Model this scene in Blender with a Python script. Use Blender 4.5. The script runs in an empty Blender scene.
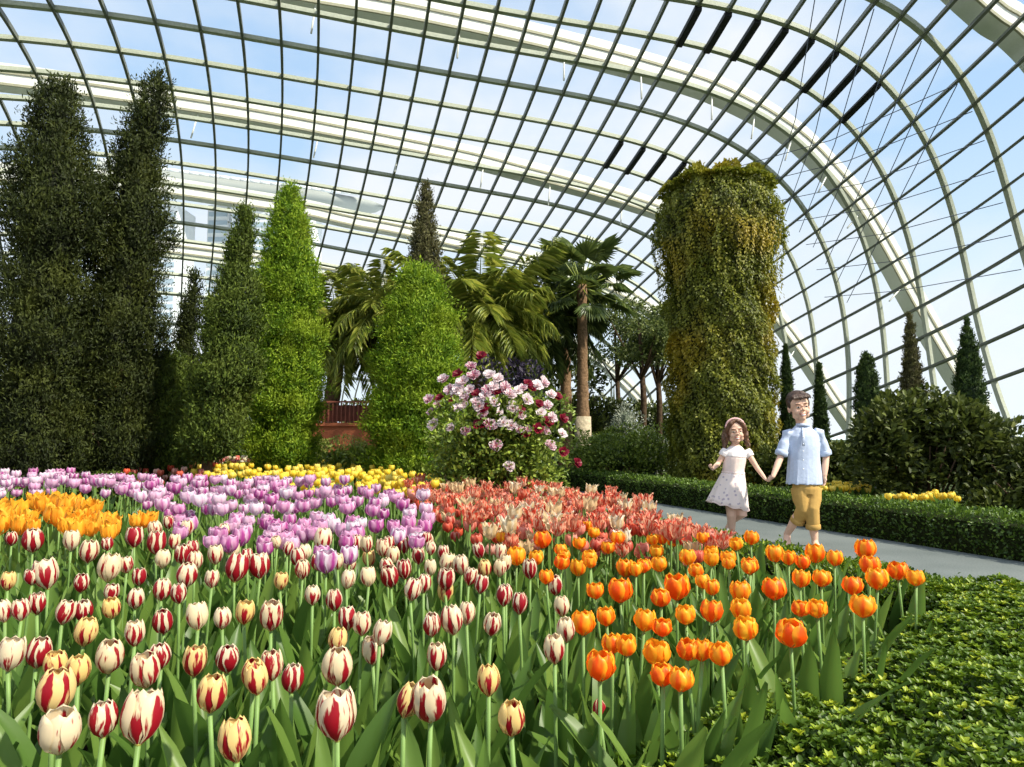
import bpy, bmesh, math, random
import numpy as np
from mathutils import Vector, Matrix, noise
random.seed(7)
rng = np.random.default_rng(7)
SC = bpy.context.scene
COL = SC.collection
PI = math.pi
H0 = 0.95            # camera height
FPX = 683.0          # focal length in pixels of the 1024 px frame
PITCH = math.radians(4.2)

# ------------------------------------------------------------------ camera
cd = bpy.data.cameras.new('camera')
cd.sensor_width = 36.0
cd.lens = FPX / 1024 * 36.0
cd.clip_start = 0.02
cd.clip_end = 3000
cam = bpy.data.objects.new('camera', cd)
cam.location = (0, 0, H0)
cam.rotation_euler = (PI / 2 + PITCH, 0, 0)
COL.objects.link(cam)
SC.camera = cam

# ------------------------------------------------------------------ world: blue sky with soft clouds
w = bpy.data.worlds.new('sky'); SC.world = w; w.use_nodes = True
nt = w.node_tree; nt.nodes.clear()
def N(t, **k):
    n = nt.nodes.new(t)
    for a, b in k.items(): setattr(n, a, b)
    return n
tc = N('ShaderNodeTexCoord')
mp = N('ShaderNodeMapping'); mp.inputs['Scale'].default_value = (1, 1, 1.9)
nt.links.new(tc.outputs['Generated'], mp.inputs['Vector'])
nz = N('ShaderNodeTexNoise'); nz.inputs['Scale'].default_value = 2.3; nz.inputs['Detail'].default_value = 7; nz.inputs['Roughness'].default_value = .52
nt.links.new(mp.outputs['Vector'], nz.inputs['Vector'])
cr = N('ShaderNodeValToRGB'); cr.color_ramp.elements[0].position = .38; cr.color_ramp.elements[1].position = .60
nt.links.new(nz.outputs['Fac'], cr.inputs['Fac'])
sep = N('ShaderNodeSeparateXYZ'); nt.links.new(tc.outputs['Generated'], sep.inputs[0])
hz = N('ShaderNodeValToRGB')
e = hz.color_ramp.elements
e[0].position = 0.0; e[0].color = (.80, .87, .92, 1)
e[1].position = .75; e[1].color = (.30, .46, .73, 1)
x = hz.color_ramp.elements.new(.18); x.color = (.66, .79, .92, 1)
x = hz.color_ramp.elements.new(.38); x.color = (.44, .62, .86, 1)
nt.links.new(sep.outputs['Z'], hz.inputs['Fac'])
mx = N('ShaderNodeMixRGB'); mx.inputs['Color2'].default_value = (.80, .82, .87, 1)
nt.links.new(cr.outputs['Color'], mx.inputs['Fac']); nt.links.new(hz.outputs['Color'], mx.inputs['Color1'])
bg = N('ShaderNodeBackground'); bg.inputs['Strength'].default_value = 1.12
nt.links.new(mx.outputs['Color'], bg.inputs['Color'])
wo = N('ShaderNodeOutputWorld'); nt.links.new(bg.outputs[0], wo.inputs[0])

# ------------------------------------------------------------------ sun: high, from the right and a little behind the camera
sd = bpy.data.lights.new('sun', 'SUN'); sd.energy = 6.0; sd.angle = math.radians(1.5); sd.color = (1.0, .93, .78)
so = bpy.data.objects.new('sun', sd); COL.objects.link(so)
so.rotation_euler = Vector((.70, -.42, .80)).to_track_quat('Z', 'Y').to_euler()
SC.view_settings.view_transform = 'Standard'
SC.view_settings.look = 'None'
SC.view_settings.gamma = 1
SC.view_settings.use_curve_mapping = False
SC.view_settings.exposure = 0.2
SC.cycles.max_bounces = 7
SC.cycles.diffuse_bounces = 3
SC.cycles.transmission_bounces = 3
SC.cycles.transparent_max_bounces = 12
SC.cycles.use_adaptive_sampling = True
SC.cycles.use_denoising = True

# ------------------------------------------------------------------ pixel helpers
CP, SP = math.cos(PITCH), math.sin(PITCH)
def ray(px, py):
    dx = (px - 512) / FPX; dv = -(py - 383.5) / FPX
    return Vector((dx, CP - dv * SP, SP + dv * CP))
def G(px, py, z=0.0):            # the point of height z seen at a pixel
    d = ray(px, py); t = (z - H0) / d.z
    return Vector((d.x * t, d.y * t, z))
def W(px, py, Y):                # the point Y metres in front of the camera seen at a pixel
    d = ray(px, py); t = Y / d.y
    return Vector((d.x * t, Y, H0 + d.z * t))
def proj(p):
    y, z = p[1], p[2] - H0
    d = y * CP + z * SP; v = z * CP - y * SP
    return 512 + FPX * p[0] / d, 383.5 - FPX * v / d

# ------------------------------------------------------------------ scene helpers
def tag(o, label=None, cat=None, group=None, kind=None):
    if label: o['label'] = label
    if cat: o['category'] = cat
    if group: o['group'] = group
    if kind: o['kind'] = kind
    return o
def empty(name, loc, rz=0.0):
    o = bpy.data.objects.new(name, None); COL.objects.link(o)
    o.empty_display_size = .05
    o.location = loc; o.rotation_euler = (0, 0, rz)
    return o
def obj(name, me, parent=None, mats=None, smooth=True):
    if mats:
        for m in (mats if isinstance(mats, (list, tuple)) else [mats]): me.materials.append(m)
    if smooth and len(me.polygons): me.polygons.foreach_set('use_smooth', np.ones(len(me.polygons), bool))
    o = bpy.data.objects.new(name, me); COL.objects.link(o)
    if parent is not None: o.parent = parent
    return o
def kids(o): return list(o.children)
def copy_tree(o, parent=None):
    c = o.copy(); COL.objects.link(c)
    c.parent = parent
    for ch in kids(o): copy_tree(ch, c)
    return c
class MB:
    """collects vertices and faces for one mesh, with material slots, uv and a random value"""
    def __init__(s): s.v = []; s.f = []; s.m = []; s.uv = {}; s.r = []
    def add(s, vs, fs, mi=0, uvs=None, r=0.5):
        b = len(s.v); s.v += [tuple(p) for p in vs]
        for f in fs: s.f.append(tuple(i + b for i in f)); s.m.append(mi)
        s.r += [r] * len(vs)
        if uvs is None: uvs = [(0, 0)] * len(vs)
        for i, u in enumerate(uvs): s.uv[b + i] = u
        return s
    def box(s, a, b, mi=0):
        x0, y0, z0 = a; x1, y1, z1 = b
        return s.add([(x0, y0, z0), (x1, y0, z0), (x1, y1, z0), (x0, y1, z0), (x0, y0, z1), (x1, y0, z1), (x1, y1, z1), (x0, y1, z1)],
              [(0, 3, 2, 1), (4, 5, 6, 7), (0, 1, 5, 4), (1, 2, 6, 5), (2, 3, 7, 6), (3, 0, 4, 7)], mi)
    def tube(s, pts, rads, n=8, mi=0, caps=True, r=.5, ry=None, ref=None):
        pts = [Vector(p) for p in pts]; rings = []
        for i, p in enumerate(pts):
            t = (pts[min(i + 1, len(pts) - 1)] - pts[max(i - 1, 0)]).normalized()
            rf = Vector(ref) if ref is not None else (Vector((0, 0, 1)) if abs(t.z) < .9 else Vector((0, 1, 0)))
            a = t.cross(rf).normalized(); b = t.cross(a).normalized()
            ra = rads[i] if hasattr(rads, '__len__') else rads
            rb = (ry[i] if ry is not None else ra)
            rings.append([p + a * math.cos(2 * PI * k / n) * ra + b * math.sin(2 * PI * k / n) * rb for k in range(n)])
        vs = [q for R in rings for q in R]; fs = []; uvs = []
        for i in range(len(rings)):
            for k in range(n): uvs.append((k / n, i / max(1, len(rings) - 1)))
        for i in range(len(rings) - 1):
            for k in range(n):
                k2 = (k + 1) % n
                fs.append((i * n + k, i * n + k2, (i + 1) * n + k2, (i + 1) * n + k))
        if caps:
            fs.append(tuple(range(n - 1, -1, -1))); fs.append(tuple((len(rings) - 1) * n + k for k in range(n)))
        return s.add(vs, fs, mi, uvs, r)
    def ell(s, c, r, nu=12, nv=8, mi=0, rv=.5, rot=None):
        vs = []; fs = []
        R = rot or Matrix.Identity(3)
        for j in range(nv + 1):
            ph = -PI / 2 + PI * j / nv
            for i in range(nu):
                th = 2 * PI * i / nu
                p = Vector((r[0] * math.cos(ph) * math.cos(th), r[1] * math.cos(ph) * math.sin(th), r[2] * math.sin(ph)))
                vs.append(Vector(c) + R @ p)
        for j in range(nv):
            for i in range(nu):
                i2 = (i + 1) % nu
                fs.append((j * nu + i, j * nu + i2, (j + 1) * nu + i2, (j + 1) * nu + i))
        return s.add(vs, fs, mi, None, rv)
    def mesh(s, name):
        me = bpy.data.meshes.new(name); me.from_pydata(s.v, [], s.f)
        uvl = me.uv_layers.new(name='UVMap')
        vi = np.empty(len(me.loops), np.int32); me.loops.foreach_get('vertex_index', vi)
        uva = np.array([s.uv[i] for i in range(len(s.v))], np.float32).reshape(-1, 2)
        uvl.data.foreach_set('uv', uva[vi].ravel())
        at = me.attributes.new('rnd', 'FLOAT', 'POINT'); at.data.foreach_set('value', np.array(s.r, np.float32))
        me.polygons.foreach_set('material_index', np.array(s.m, np.int32))
        me.update(); return me
    def build(s, name, mats, parent=None, smooth=True):
        return obj(name, s.mesh(name), parent, mats, smooth)

def leaf_arrays(P, D, U, L, Wd, fold=.18, curl=.12):
    """P base, D unit direction, U approximate face normal, L length, Wd width -> vertices of folded 6-point leaves"""
    S = np.cross(D, U); S /= np.maximum(np.linalg.norm(S, axis=1), 1e-6)[:, None]
    Nn = np.cross(S, D)
    L = L[:, None]; Wd = Wd[:, None]
    m = P + D * L * .5
    v0 = P; v3 = P + D * L - Nn * L * curl
    v1 = m + S * Wd * .5 + Nn * Wd * fold; v2 = m - S * Wd * .5 + Nn * Wd * fold
    return np.stack([v0, v1, v3, v2], 1)
def leaf6(P, D, U, L, Wd, fold=.15, curl=.10):
    """rounder leaves with six points"""
    S = np.cross(D, U); S /= np.maximum(np.linalg.norm(S, axis=1), 1e-6)[:, None]
    Nn = np.cross(S, D); L = L[:, None]; Wd = Wd[:, None]
    a = P + D * L * .32; b = P + D * L * .72 - Nn * L * curl * .5
    return np.stack([P, a + S * Wd * .46 + Nn * Wd * fold, b + S * Wd * .40 + Nn * Wd * fold, P + D * L - Nn * L * curl, b - S * Wd * .40 + Nn * Wd * fold, a - S * Wd * .46 + Nn * Wd * fold], 1)
def leaf_mesh(name, V, R, extra=None):
    """V (n,4,3) quads folded along 0-2, R (n,) random value; extra: list of (verts, faces, rnd)"""
    n = len(V)
    vs = V.reshape(-1, 3)
    kk = V.shape[1]; idx = np.arange(n)[:, None] * kk
    F = np.concatenate([idx + np.array([[0, q, q + 1]]) for q in range(1, kk - 1)], 0)
    rr = np.repeat(R, kk)
    if extra:
        for (ev, ef, er) in extra:
            b = len(vs); vs = np.concatenate([vs, ev]); F = np.concatenate([F, np.asarray(ef) + b]); rr = np.concatenate([rr, np.full(len(ev), er)])
    me = bpy.data.meshes.new(name)
    me.vertices.add(len(vs)); me.vertices.foreach_set('co', vs.astype(np.float32).ravel())
    me.loops.add(F.size); me.loops.foreach_set('vertex_index', F.astype(np.int32).ravel())
    me.polygons.add(len(F)); me.polygons.foreach_set('loop_start', np.arange(0, F.size, 3, dtype=np.int32))
    at = me.attributes.new('rnd', 'FLOAT', 'POINT'); at.data.foreach_set('value', rr.astype(np.float32))
    me.update(calc_edges=True)
    return me
def unit(v): return v / np.maximum(np.linalg.norm(v, axis=1), 1e-9)[:, None]
def rnd_dirs(n): return unit(rng.normal(size=(n, 3)))

# ------------------------------------------------------------------ materials
MATS = {}
def newmat(name):
    m = bpy.data.materials.new(name); m.use_nodes = True; t = m.node_tree; t.nodes.clear()
    o = t.nodes.new('ShaderNodeOutputMaterial'); MATS[name] = m
    return m, t, o
def pb(t, col=None, rough=.6, spec=.3, metal=0):
    b = t.nodes.new('ShaderNodeBsdfPrincipled')
    if col is not None: b.inputs['Base Color'].default_value = (*col, 1)
    b.inputs['Roughness'].default_value = rough; b.inputs['Specular IOR Level'].default_value = spec; b.inputs['Metallic'].default_value = metal
    return b
def plain(name, col, rough=.6, spec=.3, metal=0, var=.12, scale=8, bump=0):
    m, t, o = newmat(name); b = pb(t, col, rough, spec, metal)
    tcn = t.nodes.new('ShaderNodeTexCoord'); n = t.nodes.new('ShaderNodeTexNoise'); n.inputs['Scale'].default_value = scale; n.inputs['Detail'].default_value = 4
    t.links.new(tcn.outputs['Object'], n.inputs['Vector'])
    r = t.nodes.new('ShaderNodeValToRGB')
    r.color_ramp.elements[0].position = .3; r.color_ramp.elements[1].position = .7
    r.color_ramp.elements[0].color = (*[c * (1 - var) for c in col], 1); r.color_ramp.elements[1].color = (*[min(1, c * (1 + var)) for c in col], 1)
    t.links.new(n.outputs['Fac'], r.inputs['Fac']); t.links.new(r.outputs['Color'], b.inputs['Base Color'])
    if bump:
        bn = t.nodes.new('ShaderNodeBump'); bn.inputs['Strength'].default_value = bump; bn.inputs['Distance'].default_value = .02
        t.links.new(n.outputs['Fac'], bn.inputs['Height']); t.links.new(bn.outputs[0], b.inputs['Normal'])
    t.links.new(b.outputs[0], o.inputs[0]); return m
def leafmat(name, cols, trans=.35, rough=.45, spec=.35, nscale=0, ncol=None, nlo=.5, nhi=.65):
    """cols: list of (position, colour) over the leaf's random value; optional large patches of ncol"""
    m, t, o = newmat(name)
    a = t.nodes.new('ShaderNodeAttribute'); a.attribute_name = 'rnd'
    r = t.nodes.new('ShaderNodeValToRGB')
    r.color_ramp.elements[0].position = cols[0][0]; r.color_ramp.elements[0].color = (*cols[0][1], 1)
    r.color_ramp.elements[1].position = cols[-1][0]; r.color_ramp.elements[1].color = (*cols[-1][1], 1)
    for p, c in cols[1:-1]:
        e = r.color_ramp.elements.new(p); e.color = (*c, 1)
    t.links.new(a.outputs['Fac'], r.inputs['Fac']); out = r.outputs['Color']
    if ncol is not None:
        tcn = t.nodes.new('ShaderNodeTexCoord'); n = t.nodes.new('ShaderNodeTexNoise'); n.inputs['Scale'].default_value = nscale; n.inputs['Detail'].default_value = 3
        t.links.new(tcn.outputs['Object'], n.inputs['Vector'])
        rr = t.nodes.new('ShaderNodeValToRGB'); rr.color_ramp.elements[0].position = nlo; rr.color_ramp.elements[1].position = nhi
        t.links.new(n.outputs['Fac'], rr.inputs['Fac'])
        mxn = t.nodes.new('ShaderNodeMixRGB'); mxn.inputs['Color2'].default_value = (*ncol, 1)
        t.links.new(rr.outputs['Color'], mxn.inputs['Fac']); t.links.new(out, mxn.inputs['Color1']); out = mxn.outputs['Color']
    b = pb(t, None, rough, spec); tr = t.nodes.new('ShaderNodeBsdfTranslucent'); ms = t.nodes.new('ShaderNodeMixShader'); ms.inputs[0].default_value = trans
    t.links.new(out, b.inputs['Base Color']); t.links.new(out, tr.inputs['Color'])
    t.links.new(b.outputs[0], ms.inputs[1]); t.links.new(tr.outputs[0], ms.inputs[2]); t.links.new(ms.outputs[0], o.inputs[0])
    return m
def petalmat(name, base, flame, edge, kind, trans=.4, attr=False):
    """petal colours over the petal's own uv (u across, v from base to tip); Object colour red channel sets how much flame, green how yellow"""
    m, t, o = newmat(name)
    L = t.links.new
    uv = t.nodes.new('ShaderNodeUVMap'); sp = t.nodes.new('ShaderNodeSeparateXYZ'); L(uv.outputs[0], sp.inputs[0])
    oi = t.nodes.new('ShaderNodeObjectInfo'); sc = t.nodes.new('ShaderNodeSeparateColor'); orand = oi.outputs['Random']
    if attr:
        av = t.nodes.new('ShaderNodeAttribute'); av.attribute_name = 'tint'; L(av.outputs['Color'], sc.inputs[0]); orand = sc.outputs[2]
    else: L(oi.outputs['Color'], sc.inputs[0])
    def math_(op, a, b=None, clamp=False):
        n = t.nodes.new('ShaderNodeMath'); n.operation = op; n.use_clamp = clamp
        for i, q in enumerate((a, b)):
            if q is None: continue
            if isinstance(q, (int, float)): n.inputs[i].default_value = q
            else: L(q, n.inputs[i])
        return n.outputs[0]
    au = math_('MULTIPLY', math_('ABSOLUTE', math_('SUBTRACT', sp.outputs['X'], .5)), 2.0)
    mpn = t.nodes.new('ShaderNodeMapping'); L(uv.outputs[0], mpn.inputs[0]); mpn.inputs['Scale'].default_value = (4.6, 1.6, 1) if kind != 'parrot' else (5, 3, 1)
    vadd = t.nodes.new('ShaderNodeVectorMath'); vadd.operation = 'ADD'; L(mpn.outputs[0], vadd.inputs[0])
    rv = t.nodes.new('ShaderNodeCombineXYZ'); rq = math_('MULTIPLY', orand, 37.0); L(rq, rv.inputs[0]); L(rq, rv.inputs[2]); L(rv.outputs[0], vadd.inputs[1])
    nz = t.nodes.new('ShaderNodeTexNoise'); nz.inputs['Scale'].default_value = 1.0; nz.inputs['Detail'].default_value = 3; L(vadd.outputs[0], nz.inputs['Vector'])
    nf = nz.outputs['Fac']
    if kind == 'flame':
        # flame: strong at centre and base, broken into tongues by the noise
        k = math_('ADD', math_('MULTIPLY', math_('POWER', au, 1.5), .80), math_('MULTIPLY', math_('POWER', sp.outputs['Y'], 1.6), .50))
        k = math_('ADD', k, math_('MULTIPLY', math_('SUBTRACT', nf, .5), 2.0))
        k = math_('SUBTRACT', k, sc.outputs[0]); fac = math_('MULTIPLY', math_('MULTIPLY', k, -6.0), 1.0, True)
    elif kind == 'grad':
        k = math_('ADD', math_('MULTIPLY', au, .75), math_('MULTIPLY', sp.outputs['Y'], .45))
        k = math_('ADD', k, math_('MULTIPLY', math_('SUBTRACT', nf, .5), .9))
        fac = math_('MULTIPLY', math_('SUBTRACT', math_('ADD', sc.outputs[0], .45), k), 1.7, True)
    else:
        fac = math_('MULTIPLY', math_('SUBTRACT', nf, .44), 8.0, True)
    mb = t.nodes.new('ShaderNodeMixRGB'); mb.inputs[1].default_value = (*base, 1); mb.inputs[2].default_value = (*edge, 1); L(sc.outputs[1], mb.inputs[0])
    mf = t.nodes.new('ShaderNodeMixRGB'); L(fac, mf.inputs[0]); L(mb.outputs[0], mf.inputs[1]); mf.inputs[2].default_value = (*flame, 1)
    out = mf.outputs[0]
    b = pb(t, None, .42, .3); tr = t.nodes.new('ShaderNodeBsdfTranslucent'); ms = t.nodes.new('ShaderNodeMixShader'); ms.inputs[0].default_value = trans
    L(out, b.inputs['Base Color']); L(out, tr.inputs['Color']); L(b.outputs[0], ms.inputs[1]); L(tr.outputs[0], ms.inputs[2]); L(ms.outputs[0], o.inputs[0])
    return m
# ================================================================== SETTING
# ------------------------------------------------------------------ the dome: one smooth surface over (a, b); a runs round the section, b along the length
DC = np.array([(5.718, 53.399, 22.949), (-6.246, 32.322, -3.293), (-3.560, -0.768, -3.614), (-0.085, -6.566, -1.501), (39.237, 13.665, -3.206), (3.898, 6.457, -2.986), (-3.677, -9.569, -0.996), (-2.817, 0.541, -0.176), (-6.380, 1.617, -9.751), (-7.315, -13.156, -3.783), (4.175, -13.345, 5.826), (3.147, 14.472, 1.734), (-8.669, 7.717, -17.482), (-4.299, -25.512, -2.141), (6.194, 11.590, 5.251), (9.211, -2.991, 2.079), (-5.884, -7.131, -10.986), (-3.907, -5.171, 8.881), (-4.391, 19.004, 0.931), (3.175, -16.337, 0.255), (-2.053, -24.035, 6.225), (-4.828, 24.103, 6.391), (3.828, -6.793, -0.070), (-8.419, 3.834, -4.954), (-10.285, -4.825, 9.970), (13.501, 8.770, -14.630), (0.813, -10.912, -9.875), (-3.400, 7.928, -3.369), (3.647, 17.932, 0.855), (3.526, 1.295, -6.182), (-2.694, 2.240, -6.061), (10.002, 7.454, -5.285), (-3.083, 4.810, 5.763)])
def dome(a, b):
    s = (a - 17) / 21.0
    def base(bq):
        t = (bq - 6) / 8.0
        v = np.array([s ** i * t ** j for i in range(9) for j in range(4) if i + j <= 9])
        return v @ DC
    if b <= 15: return Vector(base(b))
    P = Vector(base(15)); T = P - Vector(base(14.5)); h = Vector((T.x, T.y, 0)).normalized()
    q = min(1.15, (b - 15) / 5.0)
    return P + h * (9 * math.sin(min(1, q) * PI / 2)) + Vector((0, 0, -P.z * (q ** 1.5)))
def dome_n(a, b):
    e = .05
    n = (dome(a + e, b) - dome(a - e, b)).cross(dome(a, min(b + e, 21)) - dome(a, b - e))
    n.normalize()
    p = dome(a, b) - Vector((-5, 40, 2))
    return n if n.dot(p) > 0 else -n
def sweep(mb, pts, nrm, wd, dp, mi=0, off=0.0):
    """rectangular bar along pts; wd across, dp along the normal"""
    vs = []; fs = []
    for i, p in enumerate(pts):
        t = (pts[min(i + 1, len(pts) - 1)] - pts[max(i - 1, 0)]).normalized(); n = nrm[i]
        s = t.cross(n).normalized()
        for (x, y) in ((-1, -1), (1, -1), (1, 1), (-1, 1)): vs.append(p + s * x * wd / 2 + n * (y * dp / 2 + off))
    for i in range(len(pts) - 1):
        for k in range(4):
            k2 = (k + 1) % 4; fs.append((i * 4 + k, i * 4 + k2, (i + 1) * 4 + k2, (i + 1) * 4 + k))
    fs += [(3, 2, 1, 0), tuple((len(pts) - 1) * 4 + k for k in range(4))]
    mb.add(vs, fs, mi)
M_glass, t_, o_ = newmat('dome_glass')
tb = t_.nodes.new('ShaderNodeBsdfTransparent'); tb.inputs[0].default_value = (.93, .96, .96, 1)
gb = t_.nodes.new('ShaderNodeBsdfGlossy'); gb.inputs['Roughness'].default_value = .15
ms_ = t_.nodes.new('ShaderNodeMixShader'); ms_.inputs[0].default_value = .05
t_.links.new(tb.outputs[0], ms_.inputs[1]); t_.links.new(gb.outputs[0], ms_.inputs[2]); t_.links.new(ms_.outputs[0], o_.inputs[0])
M_ring = plain('ring_beam_steel', (.40, .42, .33), .5, .3)
M_bar = plain('glazing_bar_steel', (.15, .16, .13), .55, .3)
M_arch = plain('white_painted_steel', (.80, .80, .74), .5, .3, var=.03)
M_archedge = plain('arch_seam', (.36, .34, .24), .6, .3)
M_vent = plain('black_vent_blind', (.012, .013, .013), .6, .2)
M_cable = plain('cable_steel', (.10, .12, .17), .5, .3)
A0, A1, B0, B1 = -8, 39, -3, 21
def clip_line(pts, nrm):
    P, Nn = [], []
    for p, n in zip(pts, nrm):
        if p.z < -.3:
            if P: P.append(p); Nn.append(n)
            break
        P.append(p); Nn.append(n)
    return P, Nn
gv, gf = [], []
for a in range(A0, A1 + 1):
    for b in range(B0, B1 + 1): gv.append(dome(a, b))
nb = B1 - B0 + 1
for i in range(A1 - A0):
    for j in range(B1 - B0):
        f = (i * nb + j, (i + 1) * nb + j, (i + 1) * nb + j + 1, i * nb + j + 1)
        if max(gv[k].z for k in f) > -.2: gf.append(f)
ceil_mb = MB(); ceil_mb.add(gv, gf)
ceiling = ceil_mb.build('ceiling', M_glass, smooth=False); tag(ceiling, 'curved clear glass dome over the whole garden', 'glass dome', kind='structure')
for b in range(B0, B1 + 1):
    aa = [A0 + .5 * k for k in range(int((A1 - A0) * 2) + 1)]
    P, Nn = clip_line([dome(a, b) for a in aa], [dome_n(a, b) for a in aa])
    if len(P) < 3: continue
    m = MB(); sweep(m, P, Nn, .30, .26); m.build('ring_beam', M_ring, ceiling, smooth=False)
for a in range(A0, A1 + 1):
    bbs = [B0 + .5 * k for k in range(int((B1 - B0) * 2) + 1)]
    pts = [dome(a, b) for b in bbs]; nn = [dome_n(a, b) for b in bbs]
    run = [(p, n) for p, n in zip(pts, nn) if p.z > -.6]
    if len(run) < 3: continue
    m = MB(); sweep(m, [r[0] for r in run], [r[1] for r in run], .15, .34, off=-.05); m.build('glazing_bar', M_bar, ceiling, smooth=False)
for (b, al) in ((1, range(18, 26)), (5, range(18, 22))):
    for a in al:
        P = [dome(a, b + .02 + q * .16) for q in range(7)]; Nn = [dome_n(a, b + .02 + q * .16) for q in range(7)]
        m = MB(); sweep(m, P, Nn, .38, .25, off=-.3); m.build('roof_vent', M_vent, ceiling, smooth=False)
# thin bracing cables across the right shoulder of the dome
def cable(a0, b0, a1, b1):
    P = [dome(a0, b0) - dome_n(a0, b0) * .5, dome((a0 + a1) / 2, (b0 + b1) / 2) - dome_n((a0 + a1) / 2, (b0 + b1) / 2) * 1.3, dome(a1, b1) - dome_n(a1, b1) * .5]
    m = MB(); m.tube(P, .028, n=5); m.build('bracing_cable', M_cable, ceiling)
for k in range(7):
    cable(21 + k, 0, 25.5 + k, 4.6 - k * .15)
    cable(23 + k * 1.3, 4.3, 27 + k * 1.1, 0)
# ------------------------------------------------------------------ big white arches outside the glass: planar, a span each
ARCH = {
 'a': ((22.3, 33.3, 19.9), (23.8, 32.9, 22.3), (25.4, 33.3, 21.6), (27.2, 33.7, 20.1), (29.2, 34.3, 17.4), (31.6, 34.9, 13.4), (33.8, 35.6, 8.6), (36.2, 36.4, 3.6), (37.8, 36.9, 0)),
 'b': ((-46, 26.2, 22.2), (-36, 29.6, 24.6), (-26, 33, 26), (-13.5, 37.5, 26.4), (-6.8, 39.8, 26.6), (0, 42.1, 26.5), (4.5, 43.6, 26.3), (8.8, 45.0, 26.0), (13.3, 46.5, 25.5), (16.4, 47.6, 24.8), (18.9, 48.4, 23.9), (21.4, 49.2, 22.6), (23.9, 50.1, 20.7), (26.1, 50.8, 18.6), (28.7, 51.7, 15.1), (32.3, 52.9, 9.6), (36.2, 54.2, 4.2), (39.9, 55.4, 0.0)),
 'c': ((-50, 38.2, 23.0), (-42, 41.4, 24.2), (-34.5, 44.4, 24.9), (-26.4, 47.6, 25.1), (-19.9, 50.1, 25.1), (-13.6, 52.6, 24.9), (-9.2, 54.3, 24.7), (-3.6, 56.5, 24.4), (1.0, 58.3, 23.9), (6.0, 60.2, 23.3), (11.5, 62.4, 22.5), (15.5, 63.9, 21.5), (20, 65.7, 18.9), (23.5, 67.1, 15.8), (26.9, 68.4, 12.4), (29.9, 69.6, 9.0), (33.0, 70.8, 5.0), (36.2, 72.0, 1.0), (37, 72.3, -.2)),
 'd': ((-48, 53.5, 22.0), (-40, 56.6, 22.8), (-32.4, 59.6, 23.1), (-25, 62.4, 22.8), (-19.9, 64.3, 22.5), (-15.9, 65.9, 22.0), (-11.3, 67.6, 21.6), (-4.1, 70.4, 20.7), (2.3, 72.9, 19.8), (8, 75, 18.6), (14, 77.4, 16.5), (20, 79.7, 12.5), (25, 81.6, 7), (29, 83.2, 0)),
 'e': ((-50, 69, 21.5), (-40, 72.5, 21.4), (-31, 76, 21), (-22, 79.5, 20.2), (-14, 82.5, 19.2), (-6, 85.5, 17.8), (2, 88.5, 15.5), (10, 91.5, 12), (17, 94, 6.5), (22, 96, 0)),
}
def smooth(pts, k=4):
    pts = [Vector(p) for p in pts]; out = []
    for i in range(len(pts) - 1):
        p0 = pts[max(i - 1, 0)]; p1 = pts[i]; p2 = pts[i + 1]; p3 = pts[min(i + 2, len(pts) - 1)]
        for q in range(k):
            t = q / k
            out.append(.5 * ((2 * p1) + (p2 - p0) * t + (2 * p0 - 5 * p1 + 4 * p2 - p3) * t * t + (3 * p1 - p0 - 3 * p2 + p3) * t ** 3))
    out.append(pts[-1]); return out
ALAB = {'a': 'steepest and nearest white steel arch at the top right corner', 'b': 'long white steel arch that comes down behind the conical trees at right',
        'c': 'white steel arch passing just left of the ivy tower top', 'd': 'white steel arch behind the tall dark conifer tops', 'e': 'farthest and lowest white steel arch behind the junipers'}
for key, pts in ARCH.items():
    P = smooth(pts)
    if key == 'a': P = smooth(((-10, 22.2, 26.5), (0, 25.4, 27.5), (8, 28, 27.5), (14, 30, 26.6), (19, 31.5, 25.1)) + pts[1:])
    Nn = []
    for i in range(len(P)):
        t = (P[min(i + 1, len(P) - 1)] - P[max(i - 1, 0)]).normalized()
        hx = Vector((t.x, t.y, 0)).normalized(); side = Vector((-hx.y, hx.x, 0)); n = side.cross(t).normalized()
        if n.z < 0 or (abs(n.z) < .2 and n.x < 0): n = -n
        Nn.append(n)
    root = empty('steel_arch', P[-1]); tag(root, ALAB[key], 'steel arch', 'white arches outside the glass', 'structure')
    m = MB(); sweep(m, [p - P[-1] for p in P], Nn, 1.15 if key != 'e' else 1.0, 1.55); m.build('box_girder', M_arch, root, smooth=False)
    m = MB()
    for (o1, o2) in ((-.55, .1), (-.62, -.70)):
        P2 = []
        for i, p in enumerate(P):
            t = (P[min(i + 1, len(P) - 1)] - P[max(i - 1, 0)]).normalized(); s = t.cross(Nn[i]).normalized()
            if s.y > 0: s = -s
            P2.append(p - P[-1] + s * .60 + Nn[i] * o2)
        sweep(m, P2, Nn, .12, .17)
    m.build('seam_rail', M_archedge, root, smooth=False)
    if key in 'bc':   # struts that tie the arch back to the glass grid
        for i in range(len(P) // 5, len(P) - 8, 5):
            p = P[i]; m = MB()
            m.tube([p - P[-1], p - P[-1] - Nn[i] * 3.0 + Vector((0, -1.3, 0))], .06, n=6)
            m.build('strut', M_arch, root)

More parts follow.
